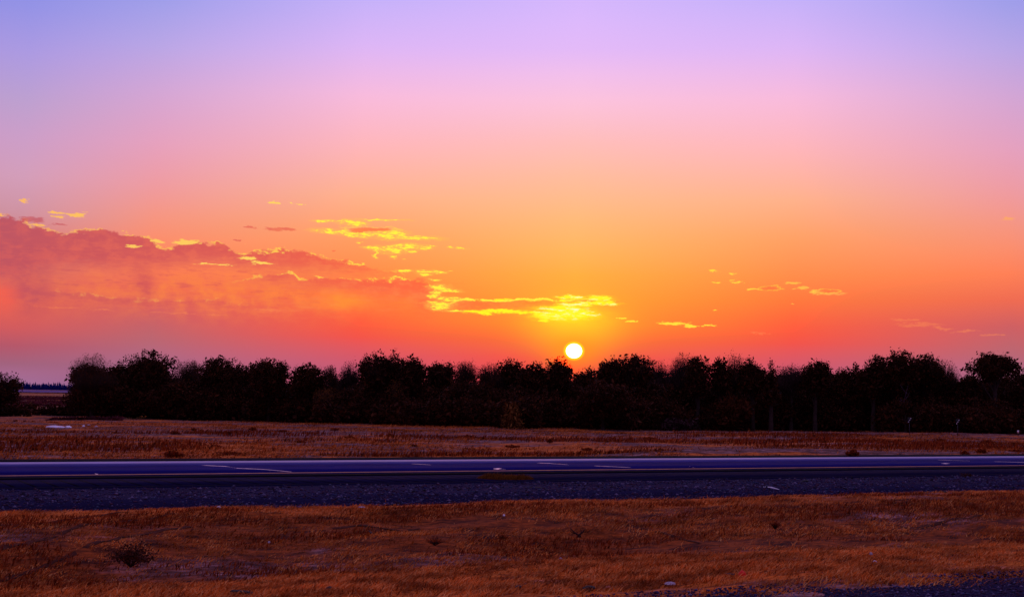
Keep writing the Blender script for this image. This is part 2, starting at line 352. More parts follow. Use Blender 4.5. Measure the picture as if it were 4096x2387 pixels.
# ------------------------------------------------------------------ materials
def mat(name):
    m = bpy.data.materials.new(name); m.use_nodes = True
    t = NT(m.node_tree); b = m.node_tree.nodes['Principled BSDF']
    return m, t, b
def simple(name, c, rough=0.8, var=0.25, scale=6.0, spec=0.2, bump=0.0):
    m, t, b = mat(name)
    tc = t.new('ShaderNodeTexCoord')
    n = t.noise(tc.outputs['Object'], scale, 5, 0.6)
    c1 = tuple(v * (1 - var) for v in c); c2 = tuple(min(1, v * (1 + var)) for v in c)
    t.l.new(t.ramp(n, [(0.3, c1), (0.7, c2)]), b.inputs['Base Color'])
    b.inputs['Roughness'].default_value = rough
    b.inputs['Specular IOR Level'].default_value = spec
    if bump:
        bn = t.new('ShaderNodeBump'); bn.inputs['Strength'].default_value = bump
        t.l.new(n, bn.inputs['Height']); t.l.new(bn.outputs[0], b.inputs['Normal'])
    return m
def foliage(name, cols, rough=0.85, trans=0.15, big=None):
    """leaf-to-leaf colour change, plus slow drift over the plant"""
    m, t, b = mat(name)
    g = t.new('ShaderNodeNewGeometry')
    f = g.outputs['Random Per Island']
    c = t.ramp(f, [(i / max(1, len(cols) - 1), cc) for i, cc in enumerate(cols)])
    if big:
        n = t.noise(g.outputs['Position'], big[0], 4, 0.6)
        c = t.mix(t.step(n, 0.35, 0.68), c, big[1], 'MULTIPLY')
    t.l.new(c, b.inputs['Base Color'])
    b.inputs['Roughness'].default_value = rough
    b.inputs['Specular IOR Level'].default_value = 0.1
    if trans:
        tr = t.new('ShaderNodeBsdfTranslucent'); t.l.new(c, tr.inputs['Color'])
        mx = t.new('ShaderNodeMixShader'); mx.inputs[0].default_value = trans
        t.l.new(b.outputs[0], mx.inputs[1]); t.l.new(tr.outputs[0], mx.inputs[2])
        t.l.new(mx.outputs[0], t.n['Material Output'].inputs['Surface'])
    return m

GC = dict(straw=(0.56, 0.13, 0.018), rust=(0.20, 0.032, 0.006), dirt=(0.13, 0.045, 0.045), pale=(0.52, 0.25, 0.27), dark=(0.03, 0.007, 0.006))
def ground_mat():
    m, t, b = mat('dry_ground')
    g = t.new('ShaderNodeNewGeometry')
    mp = t.new('ShaderNodeMapping'); mp.vector_type = 'POINT'; mp.inputs['Rotation'].default_value = (0, 0, -R(25))
    t.l.new(g.outputs['Position'], mp.inputs['Vector'])
    q = mp.outputs[0]
    sp = t.new('ShaderNodeSeparateXYZ'); t.l.new(q, sp.inputs[0])
    a = t.v('MULTIPLY', q, (0.10, 0.22, 0.0)); bvec = t.v('MULTIPLY', q, (0.9, 2.2, 0.0))
    n1 = t.noise(a, 1.0, 6, 0.62); n2 = t.noise(bvec, 1.0, 6, 0.68); n3 = t.noise(q, 14.0, 3, 0.7)
    c = t.ramp(n2, [(0.27, GC['dark']), (0.40, GC['rust']), (0.53, GC['straw'])])
    d = t.ramp(n2, [(0.3, GC['dark']), (0.5, GC['dirt']), (0.72, GC['pale'])])
    fldm = t.step(sp.outputs[1], 56.0, 60.0)
    pw = t.m('ADD', sp.outputs[1], t.m('MULTIPLY', t.m('SUBTRACT', n1, 0.5), 5.0))
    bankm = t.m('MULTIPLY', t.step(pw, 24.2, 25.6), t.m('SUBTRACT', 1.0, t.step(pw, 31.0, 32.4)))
    nearm = t.m('SUBTRACT', 1.0, t.step(sp.outputs[1], 17.2, 18.8))
    c = t.mix(t.m('MULTIPLY', bankm, 0.8), c, t.ramp(n2, [(0.36, GC['dark']), (0.62, GC['rust'])]))  # far bank's slope shade painted into its rust tone
    c = t.mix(t.step(t.m('ADD', n1, t.m('ADD', t.m('MULTIPLY', nearm, 0.07), t.m('MULTIPLY', fldm, t.m('ADD', 0.08, t.m('ADD', t.m('MULTIPLY', t.m('EXPONENT', t.m('MULTIPLY', t.m('POWER', t.m('DIVIDE', t.m('SUBTRACT', sp.outputs[1], 94.0), 10.0), 2.0), -1.0)), 0.09), t.m('MULTIPLY', t.m('MULTIPLY', t.m('EXPONENT', t.m('MULTIPLY', t.m('POWER', t.m('DIVIDE', t.m('SUBTRACT', sp.outputs[1], 61.0), 2.6), 2.0), -1.0)), t.step(sp.outputs[0], 36.0, 46.0)), 0.2)))))), 0.53, 0.61), c, d)
    n4 = t.noise(t.v('MULTIPLY', q, (3.2, 9.0, 0.0)), 1.0, 6, 0.75)
    c = t.mix(1.0, c, t.ramp(n4, [(0.36, (0.28, 0.22, 0.24)), (0.50, (0.85, 0.85, 0.85)), (0.66, (1.5, 1.5, 1.5))]), 'MULTIPLY')
    c = t.mix(0.35, c, t.ramp(n3, [(0.3, (0.5, 0.5, 0.5)), (0.7, (1.2, 1.2, 1.2))]), 'MULTIPLY')
    t.l.new(c, b.inputs['Base Color']); b.inputs['Roughness'].default_value = 0.95; b.inputs['Specular IOR Level'].default_value = 0.05
    bn = t.new('ShaderNodeBump'); bn.inputs['Strength'].default_value = 0.6; bn.inputs['Distance'].default_value = 0.05
    t.l.new(n2, bn.inputs['Height']); t.l.new(bn.outputs[0], b.inputs['Normal'])
    return m
def asphalt(name, c, speck=0.35, rough=0.75, spec=0.25, streak=0.25):
    m, t, b = mat(name)
    g = t.new('ShaderNodeNewGeometry')
    mp = t.new('ShaderNodeMapping'); mp.inputs['Rotation'].default_value = (0, 0, -R(25))
    t.l.new(g.outputs['Position'], mp.inputs['Vector']); q = mp.outputs[0]
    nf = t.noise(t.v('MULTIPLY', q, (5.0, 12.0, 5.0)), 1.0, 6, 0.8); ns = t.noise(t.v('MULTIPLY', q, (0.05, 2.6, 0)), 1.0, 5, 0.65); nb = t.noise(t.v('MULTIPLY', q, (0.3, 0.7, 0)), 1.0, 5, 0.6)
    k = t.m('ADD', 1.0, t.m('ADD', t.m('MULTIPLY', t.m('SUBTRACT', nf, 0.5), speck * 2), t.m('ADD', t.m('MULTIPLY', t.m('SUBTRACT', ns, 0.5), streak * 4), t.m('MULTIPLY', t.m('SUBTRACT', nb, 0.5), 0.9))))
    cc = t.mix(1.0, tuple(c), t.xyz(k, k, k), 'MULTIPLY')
    t.l.new(cc, b.inputs['Base Color'])
    t.put(b.inputs['Roughness'], t.m('ADD', rough - 0.1, t.m('MULTIPLY', ns, 0.2)))
    b.inputs['Specular IOR Level'].default_value = spec
    bn = t.new('ShaderNodeBump'); bn.inputs['Strength'].default_value = 0.35; bn.inputs['Distance'].default_value = 0.01
    t.l.new(nf, bn.inputs['Height']); t.l.new(bn.outputs[0], b.inputs['Normal'])
    return m

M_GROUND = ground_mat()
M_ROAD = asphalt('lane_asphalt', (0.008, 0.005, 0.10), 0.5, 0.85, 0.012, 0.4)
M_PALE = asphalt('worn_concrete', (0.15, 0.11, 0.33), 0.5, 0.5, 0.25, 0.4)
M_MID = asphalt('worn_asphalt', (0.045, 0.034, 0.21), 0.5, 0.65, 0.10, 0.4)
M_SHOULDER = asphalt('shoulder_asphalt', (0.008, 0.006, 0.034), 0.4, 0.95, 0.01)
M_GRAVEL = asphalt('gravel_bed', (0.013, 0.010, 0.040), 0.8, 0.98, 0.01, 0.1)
M_BLACK = asphalt('black_edge_and_groove_shade', (0.004, 0.003, 0.008), 0.3, 0.95, 0.02, 0.05)  # black of edges and seam, also laid as shade in the grooves
M_YELLOW = simple('yellow_line_paint', (0.42, 0.15, 0.03), 0.7, 0.35, 3.0)
M_SEAL = simple('sky_sheen_crack_seal', (0.85, 0.55, 0.62), 0.4, 0.1, 2.0, 0.5)  # pink-white base colour holds the sky's reflection on the sealant
M_BARK = simple('dark_bark', (0.045, 0.028, 0.025), 0.95, 0.4, 4.0, 0.05)
M_PBARK = simple('pale_bark', (0.10, 0.06, 0.10), 0.9, 0.4, 4.0, 0.05)
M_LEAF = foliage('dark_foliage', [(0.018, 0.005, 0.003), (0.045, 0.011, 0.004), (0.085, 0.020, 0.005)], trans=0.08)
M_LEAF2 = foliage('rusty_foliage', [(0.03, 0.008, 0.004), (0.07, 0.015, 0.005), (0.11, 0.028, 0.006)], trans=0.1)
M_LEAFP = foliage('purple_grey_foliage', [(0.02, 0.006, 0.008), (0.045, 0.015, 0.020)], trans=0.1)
M_TWIG = simple('twigs', (0.03, 0.012, 0.012), 0.9, 0.3, 5.0, 0.05)
M_FARTREE = simple('haze_blue_conifers', (0.006, 0.008, 0.10), 0.95, 0.3, 0.5, 0.0)  # blue of the distance haze put into the needle colour
M_GRASS = foliage('dry_grass_blades', [(0.16, 0.022, 0.005), (0.70, 0.15, 0.018), (0.86, 0.25, 0.048), (0.90, 0.44, 0.16)], 0.9, 0.5, big=(0.9, (0.30, 0.22, 0.24)))
M_GRASSF = foliage('field_grass_blades', [(0.10, 0.018, 0.006), (0.58, 0.12, 0.018), (0.80, 0.27, 0.07)], 0.9, 0.5, big=(0.3, (0.36, 0.28, 0.28)))
M_GRASSD = foliage('rusty_scrub', [(0.05, 0.008, 0.003), (0.20, 0.024, 0.005), (0.34, 0.055, 0.010)], 0.9, 0.3)
M_GRASSY = foliage('olive_weed', [(0.05, 0.014, 0.003), (0.14, 0.04, 0.006), (0.26, 0.085, 0.012)], 0.9, 0.2)
M_STONE = foliage('shoulder_stones', [(0.004, 0.004, 0.008), (0.03, 0.008, 0.03), (0.02, 0.02, 0.09), (0.05, 0.012, 0.03), (0.03, 0.04, 0.10), (0.14, 0.10, 0.2)], 0.95, 0.0)
M_RUBBER = simple('tyre_rubber', (0.006, 0.005, 0.008), 0.8, 0.3, 8.0, 0.1)
M_WHITE = simple('chalky_white', (0.72, 0.66, 0.80), 0.8, 0.12, 4.0)
M_PALER = simple('weathered_grey', (0.34, 0.26, 0.34), 0.85, 0.25, 5.0)
M_RED = simple('red_plastic', (0.75, 0.03, 0.015), 0.5, 0.1, 5.0)
M_STEEL = simple('dull_steel', (0.05, 0.04, 0.05), 0.6, 0.2, 5.0)
M_REFL = simple('reflective_white', (0.80, 0.70, 0.78), 0.35, 0.05, 5.0, 0.5)
M_SIGNDARK = simple('marker_black', (0.01, 0.008, 0.01), 0.6, 0.1, 5.0)

# ------------------------------------------------------------------ ground sheet
def grid(svals, pvals, zfun):
    SS, PP = np.meshgrid(svals, pvals)
    X, Y = to_xy(SS, PP); Z = zfun(SS, PP)
    V = np.stack([X, Y, Z], -1).reshape(-1, 3)
    ns, npp = len(svals), len(pvals)
    i = np.arange(npp - 1)[:, None] * ns + np.arange(ns - 1)[None, :]
    Fa = np.stack([i, i + 1, i + ns + 1, i + ns], -1).reshape(-1, 4)
    return V, Fa
def spaced(lo, hi, fine_lo, fine_hi, step, grow=1.35):
    v = list(np.arange(fine_lo, fine_hi + 1e-6, step))
    d = step; x = v[-1]
    while x < hi: d *= grow; x += d; v.append(x)
    d = step; x = v[0]
    while x > lo: d *= grow; x -= d; v.insert(0, x)
    return np.array(v)
sv_ = spaced(-9000, 12000, -40, 110, 0.45)
pv_ = spaced(-6000, 14000, 12, 62, 0.22, 1.06)
V, Fa = grid(sv_, pv_, lambda s, p: terrain(s, p))
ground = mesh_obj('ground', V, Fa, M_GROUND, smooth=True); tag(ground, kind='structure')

def strip(name, p0, p1, z, m, s0=-400, s1=1500, ds=1.5, wob=0.0, sides=True, zf=None):
    """a slab lying along the road: top plus side faces"""
    sv = np.arange(s0, s1 + ds, ds)
    w0 = wob * (fbm(sv * 0.35, sv * 0 + 3, 31) - 0.5) * 2; w1 = wob * (fbm(sv * 0.35, sv * 0 + 9, 37) - 0.5) * 2
    rows = []
    for pp, ww, zz in ((p0, w0, -0.35), (p0, w0, z), (p1, w1, z), (p1, w1, -0.35)):
        X, Y = to_xy(sv, pp + ww); rows.append(np.stack([X, Y, np.full_like(X, zz)], -1))
    V = np.concatenate(rows); n = len(sv); Fs = []
    for k in range(3):
        i = np.arange(n - 1) + k * n
        Fs.append(np.stack([i, i + 1, i + n + 1, i + n], -1))
    o = mesh_obj(name, V, np.concatenate(Fs), m)
    return tag(o, kind='structure')
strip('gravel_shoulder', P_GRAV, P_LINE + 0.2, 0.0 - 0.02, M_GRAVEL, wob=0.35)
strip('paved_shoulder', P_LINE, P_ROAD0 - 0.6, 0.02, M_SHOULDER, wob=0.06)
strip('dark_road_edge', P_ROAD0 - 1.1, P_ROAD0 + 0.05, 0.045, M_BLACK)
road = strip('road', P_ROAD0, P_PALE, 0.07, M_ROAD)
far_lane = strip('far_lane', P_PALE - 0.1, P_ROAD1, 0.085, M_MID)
strip('far_road_edge', P_ROAD1 - 0.05, P_ROAD1 + 2.3, 0.081, M_BLACK, wob=0.2)  # plain black strip along the outer side of the far lane
strip('near_gravel_shoulder', 4.0, P_NEAR, 0.03, M_GRAVEL, wob=0.5)
def flat_strip(name, p0, p1, z, m, s0, s1, parent=None):
    sv = np.linspace(s0, s1, 400); rows = []
    for pp in (p0, p1):
        X, Y = to_xy(sv, pp + 0 * sv); rows.append(np.stack([X, Y, np.full_like(X, z)], -1))
    V = np.concatenate(rows); n = len(sv); i = np.arange(n - 1)
    return mesh_obj(name, V, np.stack([i, i + 1, i + n + 1, i + n], -1), m, parent)
yl_ = flat_strip('yellow_edge_line', P_ROAD0 + 0.06, P_ROAD0 + 0.36, 0.074, M_YELLOW, -400, 1500)
yl_.parent = road
pe_ = flat_strip('pale_edge_band', P_ROAD1 - 1.45, P_ROAD1 - 0.12, 0.089, M_PALE, -400, 1500); pe_.parent = far_lane
# dark seam between the paved shoulder and the gravel
sh = bpy.data.objects['paved_shoulder']
seam = flat_strip('dark_seam', P_LINE + 0.05, P_LINE + 0.22, 0.024, M_BLACK, -400, 1500); seam.parent = sh

# rumble grooves: thin black slabs on the shoulder, painting the shade in them
gm = None
gs0 = to_sp(*hit(-60, 1930)[:2])[0]
for i in range(130):
    s = gs0 + i * 0.62
    if gm is None:
        q = []
        for a, b in ((-0.05, 0), (0.05, 0), (0.05 - 0.25, 3.1), (-0.05 - 0.25, 3.1)):
            x, y = to_xy(a, b); q.append((x, y, 0.0))
        V = np.array(q + [(x, y, -0.012) for x, y, z in q])
        Fa = np.array([(0, 1, 2, 3), (4, 7, 6, 5), (0, 4, 5, 1), (1, 5, 6, 2), (2, 6, 7, 3), (3, 7, 4, 0)])
        o = mesh_obj('groove_shade_slab', V, Fa, M_BLACK, sh); gm = o.data
    else:
        o = bpy.data.objects.new('groove_shade_slab', gm); COL.objects.link(o); o.parent = sh
    x, y = to_xy(s, P_LINE + 0.5); o.location = (x, y, 0.0245)
    if i % 7 == 3: o.scale = (0.9, 0.9, 1)

# crack seals snaking over the lanes, their sky sheen painted pale (photograph points on the road)
def on_plane(px, py, z):
    d = ray(px, py); t = (H - z) / -d[2]
    return np.array([0, 0, H]) + d * t
def seal(pts, wpx=0.05):
    Q = [on_plane(x, y, 0.0765) for x, y in pts]
    C = []
    for a, b in zip(Q[:-1], Q[1:]):
        for k in range(8):
            t = k / 8; C.append(a * (1 - t) + b * t)
    C.append(Q[-1]); C = np.array(C)
    C[:, 0] += (fbm(np.arange(len(C)) * 0.4, C[:, 0], 77) - 0.5) * 0.1
    n = len(C); up = np.zeros_like(C); up[:, 0] = RN[0]; up[:, 1] = RN[1]
    wd = wpx * (0.6 + 0.8 * vnoise(np.arange(n) * 0.7, C[:, 0], 5))[:, None]
    V = np.concatenate([C - up * wd, C + up * wd]); i = np.arange(n - 1)
    o = mesh_obj('crack_seal', V, np.stack([i, i + 1, i + n + 1, i + n], -1), M_SEAL, road)
for pts, wd in (([(560, 1851), (760, 1857), (905, 1864), (945, 1871), (1060, 1876), (1165, 1886)], 0.07), ([(1625, 1852), (1722, 1858)], 0.05),
            ([(2120, 1848), (2200, 1852), (2268, 1857)], 0.09), ([(2378, 1862), (2450, 1865), (2520, 1868)], 0.06), ([(3750, 1838), (3880, 1842)], 0.04), ([(3980, 1845), (4120, 1849)], 0.07),
            ([(1982, 1875), (2000, 1872)], 0.12), ([(2765, 1866), (2776, 1867)], 0.1), ([(3772, 1853), (3790, 1852)], 0.08), ([(380, 1894), (392, 1895)], 0.12), ([(2008, 1874), (2020, 1875)], 0.06)):
    seal(pts, wd * 1.7)

# ------------------------------------------------------------------ grass and stones
def blades(name, S_, P_, Hh, Wd, m, lean=0.6, z0=None, wind=(0.5, 0.1)):
    n = len(S_)
    X, Y = to_xy(S_, P_); Z = terrain(S_, P_) if z0 is None else z0
    base = np.stack([X, Y, Z - 0.01], -1)
    a = rng.uniform(0, 2 * math.pi, n)
    side = np.stack([np.cos(a), np.sin(a), np.zeros(n)], -1) * (Wd[:, None] * 0.5)
    b = rng.uniform(0, 2 * math.pi, n); L = rng.uniform(0.1, 1.0, n) * lean
    tip = np.stack([np.cos(b) * L + wind[0] * lean, np.sin(b) * L + wind[1] * lean, rng.uniform(0.55, 1.0, n)], -1) * Hh[:, None]
    mid = tip * np.array([0.38, 0.38, 0.62])
    V = np.stack([base - side, base + side, base + mid + side * 0.75, base + mid - side * 0.75, base + tip], 1).reshape(-1, 3)
    i = np.arange(n)[:, None] * 5
    tri = np.concatenate([i + np.array([[0, 1, 2]]), i + np.array([[0, 2, 3]]), i + np.array([[3, 2, 4]])])
    return tag(mesh_obj(name, V, tri, m), kind='stuff')
def in_view(S_, P_, mg=0.05):
    X, Y = to_xy(S_, P_)
    return (Y > 8) & (np.abs(X / Y) < 0.394 + mg + 1.2 / np.maximum(Y, 5))

# verge grass of the median in front
n = 1250000
s = rng.uniform(-30, 60, n); p = rng.uniform(P_NEAR - 1.5, P_GRAV + 1.2, n)
k = in_view(s, p); s, p = s[k], p[k]
bare = fbm(s * 0.16 + 7, p * 0.42, 51, 5)
fine = fbm(s * 1.1, p * 2.0, 55, 3)
core = sm(p, 17.8, 19.6) * (1 - sm(p, 23.6, 25.4)); dens = 1 - 0.95 * sm(bare + 0.04 * (1 - core) , 0.54, 0.62) * (1 - 0.85 * core)
dens *= sm(p, P_NEAR - 1.0, P_NEAR + 0.4) * (1 - sm(p, P_GRAV - 0.5, P_GRAV + 1.0))
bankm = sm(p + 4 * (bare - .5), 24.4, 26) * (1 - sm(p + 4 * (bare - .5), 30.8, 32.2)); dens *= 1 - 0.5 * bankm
dens *= np.maximum(0.25 + 0.75 * sm(fine, 0.3, 0.6), 0.85 * core)
k = rng.uniform(0, 1, len(s)) < dens; s, p = s[k], p[k]
# old wheel ruts crossing the verge: worn lines without grass
RUTS = [[(-40, 2168), (180, 2128), (420, 2092), (700, 2052)], [(-40, 2208), (200, 2172), (480, 2128), (760, 2092)], [(-40, 2104), (260, 2072), (520, 2046)], [(1330, 2078), (1440, 2100), (1560, 2128), (1680, 2124)], [(2480, 2058), (2640, 2080), (2800, 2100)], [(3440, 2022), (3640, 2042), (4120, 2040)]]
rut_lines = []
for pts in RUTS:
    Q = np.array([hit(*q)[:2] for q in pts]); C = np.concatenate([Q[i] + (Q[i + 1] - Q[i]) * np.linspace(0, 1, 16)[:, None] for i in range(len(Q) - 1)])
    rut_lines.append(C)
RC = np.concatenate(rut_lines)
X_, Y_ = to_xy(s, p); keep = np.ones(len(s), bool)
for c0 in range(0, len(s), 20000):
    d2 = ((X_[c0:c0 + 20000, None] - RC[None, :, 0]) ** 2 + (Y_[c0:c0 + 20000, None] - RC[None, :, 1]) ** 2).min(1)
    keep[c0:c0 + 20000] = (d2 > 0.018) | (rng.uniform(0, 1, len(d2)) < 0.3)
RUT_KEEP = keep
M_RUT = simple('rut_soil', (0.06, 0.017, 0.012), 0.95, 0.6, 3.0, 0.02)
for C in rut_lines:
    T = np.gradient(C, axis=0); T /= np.linalg.norm(T, axis=1)[:, None] + 1e-9; Nn = np.stack([-T[:, 1], T[:, 0]], -1)
    wd = 0.075 * (0.4 + vnoise(np.arange(len(C)) * .5, C[:, 0], 9))[:, None]; rows = []
    for sg in (-1, 0, 1):
        q2 = C + Nn * wd * sg; ss, pp = to_sp(q2[:, 0], q2[:, 1]); rows.append(np.column_stack([q2, terrain(ss, pp) + 0.012]))
    V = np.concatenate(rows); nC = len(C); i = np.arange(nC - 1)
    tag(mesh_obj('wheel_rut', V, np.concatenate([np.stack([i + k * nC, i + 1 + k * nC, i + nC + 1 + k * nC, i + nC + k * nC], -1) for k in (0, 1)]), M_RUT), kind='structure')
s, p = s[RUT_KEEP], p[RUT_KEEP]
hh = rng.uniform(0.04, 0.11, len(s)) * (0.4 + 1.3 * fbm(s * 0.5, p * 0.8, 61, 3))
g1 = blades('dry_grass', s, p, hh, rng.uniform(0.012, 0.028, len(s)), M_GRASS, 1.5)
tag(g1, 'dry orange brown grass on the verge in front of the road', 'grass')
# darker scrubby growth on the far bank of the median dip
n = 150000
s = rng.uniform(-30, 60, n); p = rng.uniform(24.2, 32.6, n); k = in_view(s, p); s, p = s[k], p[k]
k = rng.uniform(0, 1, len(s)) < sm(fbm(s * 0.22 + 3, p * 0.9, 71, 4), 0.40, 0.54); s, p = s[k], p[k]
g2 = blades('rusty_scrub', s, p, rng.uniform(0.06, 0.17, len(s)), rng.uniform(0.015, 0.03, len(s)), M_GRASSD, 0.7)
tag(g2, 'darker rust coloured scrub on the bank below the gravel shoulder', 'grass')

# the field between road and trees
n = 420000
s = rng.uniform(-40, 150, n); p = 57.4 + (125 - 57.4) * rng.uniform(0, 1, n) ** 1.15
k = in_view(s, p, 0.02); s, p = s[k], p[k]
b_ = fbm(s * 0.05 + 2, p * 0.14, 81, 5)
dens = 1 - 0.95 * sm(b_ + 0.09 * np.exp(-((p - 94) / 10) ** 2) + 0.22 * np.exp(-((p - 61) / 2.6) ** 2) * sm(s, 36, 46), 0.50, 0.58)
dens *= 0.2 + 0.8 * sm(fbm(s * 0.5, p * 0.9, 83, 3), 0.35, 0.6)
k = rng.uniform(0, 1, len(s)) < dens; s, p = s[k], p[k]
hh = rng.uniform(0.07, 0.2, len(s)) * (0.6 + 0.8 * fbm(s * 0.2, p * 0.3, 85, 3))
g3 = blades('field_grass', s, p, hh, rng.uniform(0.03, 0.07, len(s)), M_GRASSF, 1.2)
tag(g3, 'patchy brown grass in the field before the trees', 'grass')
n = 60000
Y_ = 120 + (900 - 120) * rng.uniform(0, 1, n) ** 1.6; X_ = (rng.uniform(-260, 500, n) - 2048) / FPX * Y_
s, p = to_sp(X_, Y_); k = (fbm(X_ * 0.05, Y_ * 0.012, 101, 3) > 0.42) & (p > 100) & ~((Y_ > 480) & (Y_ < 760)); s, p = s[k], p[k]
g5 = blades('far_field_grass', s, p, rng.uniform(0.15, 0.45, len(s)), rng.uniform(0.2, 0.6, len(s)), simple('dim_far_grass', (0.10, 0.022, 0.030), 0.95, 0.6, 0.12, 0.0), 0.6)
tag(g5, 'dim brown grass of the distant field seen in the gap at left', 'grass')
n = 160000
s = rng.uniform(-40, 150, n); p = 59.5 + (100 - 59.5) * rng.uniform(0, 1, n) ** 1.4
k = in_view(s, p, 0.02); s, p = s[k], p[k]
q_ = fbm(s * 0.045 + 20, p * 0.16, 91, 5) + 0.10 * np.exp(-((p - 65) / 4) ** 2) * (1 - sm(s, 30, 44)) - 0.2 * np.exp(-((p - 61) / 2.6) ** 2) * sm(s, 36, 46)
k = rng.uniform(0, 1, len(s)) < sm(q_, 0.54, 0.60); s, p = s[k], p[k]
g4 = blades('field_scrub', s, p, rng.uniform(0.15, 0.42, len(s)), rng.uniform(0.04, 0.08, len(s)), M_GRASSD, 0.5)
tag(g4, 'dark red brown scrub growing in long bands across the field', 'scrub')

def stones(name, S_, P_, r, z, m):
    n = len(S_); X, Y = to_xy(S_, P_)
    c = np.stack([X, Y, z + r * 0.2], -1)
    base = np.array([(1, 0, 0), (0, 1, 0), (-1, 0, 0), (0, -1, 0), (0, 0, .7), (0, 0, -.7)])
    V = base[None] * r[:, None, None] * rng.uniform(0.6, 1.4, (n, 6, 1)) * np.array([1.3, 1, 1])
    a = rng.uniform(0, 6.28, n); ca, sa = np.cos(a), np.sin(a)
    x = V[..., 0] * ca[:, None] - V[..., 1] * sa[:, None]; y = V[..., 0] * sa[:, None] + V[..., 1] * ca[:, None]
    V = np.stack([x, y, V[..., 2]], -1) + c[:, None]
    f = np.array([(0, 1, 4), (1, 2, 4), (2, 3, 4), (3, 0, 4), (1, 0, 5), (2, 1, 5), (3, 2, 5), (0, 3, 5)])
    Fa = (f[None] + np.arange(n)[:, None, None] * 6).reshape(-1, 3)
    return tag(mesh_obj(name, V.reshape(-1, 3), Fa, m), kind='stuff')
n = 60000
s = rng.uniform(-30, 80, n); p = rng.uniform(P_GRAV - 0.4, P_LINE + 0.0, n); k = in_view(s, p); s, p = s[k], p[k]
k = rng.uniform(0, 1, len(s)) < 0.25 + 0.75 * sm(fbm(s * 0.5, p * 1.2, 95, 3), 0.35, 0.65); s, p = s[k], p[k]
st1 = stones('gravel', s, p, 0.018 + 0.045 * rng.uniform(0, 1, len(s)) ** 4, np.full(len(s), -0.02), M_STONE)
tag(st1, 'loose bluish gravel of the far shoulder', 'gravel')
n = 26000
s = rng.uniform(-6, 26, n); p = rng.uniform(P_NEAR - 3, P_NEAR + 0.6, n); k = in_view(s, p); s, p = s[k], p[k]
st2 = stones('near_gravel', s, p, 0.010 + 0.024 * rng.uniform(0, 1, len(s)) ** 3, np.full(len(s), 0.03), M_STONE)
tag(st2, 'dark blue gravel in the lower right corner', 'gravel')

# ------------------------------------------------------------------ trees
def tube(pts, radii, k=6):
    """tapered limb as verts and quads"""
    V = []; Fq = []
    pts = [np.array(q, float) for q in pts]
    for i, (q, r) in enumerate(zip(pts, radii)):
        t = pts[min(i + 1, len(pts) - 1)] - pts[max(i - 1, 0)]; t /= np.linalg.norm(t) + 1e-9
        a = np.cross(t, (0.3, 1, 0.1)); a /= np.linalg.norm(a) + 1e-9; b = np.cross(t, a)
        for j in range(k):
            th = 2 * math.pi * j / k; V.append(q + r * (math.cos(th) * a + math.sin(th) * b))
    for i in range(len(pts) - 1):
        for j in range(k):
            Fq.append((i * k + j, i * k + (j + 1) % k, (i + 1) * k + (j + 1) % k, (i + 1) * k + j))
    return V, Fq
def join(parts):
    V = []; Fq = []
    for v, f in parts:
        o = len(V); V += list(v); Fq += [tuple(i + o for i in q) for q in f]
    return np.array(V), np.array(Fq)
def leaf_cloud(centres, spread, n, size):
    c = centres[rng.integers(0, len(centres), n)]
    pos = c + rng.normal(0, 1, (n, 3)) * spread
    d1 = rng.normal(0, 1, (n, 3)); d1 /= np.linalg.norm(d1, axis=1)[:, None]
    d2 = np.cross(d1, rng.normal(0, 1, (n, 3))); d2 /= np.linalg.norm(d2, axis=1)[:, None] + 1e-9
    sz = (size * rng.uniform(0.5, 1.3, n))[:, None]
    V = np.stack([pos - d1 * sz, pos - d2 * sz * 0.5, pos + d1 * sz, pos + d2 * sz * 0.5], 1).reshape(-1, 3)
    Fq = np.arange(n * 4).reshape(-1, 4)
    return V, Fq
def lobe_points(lobes, n, shell=0.5):
    """clump centres spread through lobes (cx,cy,cz,rx,ry,rz), mostly near the outside"""
    vol = np.array([l[3] * l[4] * l[5] for l in lobes]) ** 0.75; vol /= vol.sum()
    idx = rng.choice(len(lobes), n, p=vol); L = np.array(lobes)[idx]
    d = rng.normal(0, 1, (n, 3)); d /= np.linalg.norm(d, axis=1)[:, None]
    r = rng.uniform(shell ** 3, 1, n) ** (1 / 3) * rng.uniform(0.86, 1.1, n)
    return L[:, :3] + d * L[:, 3:6] * r[:, None]

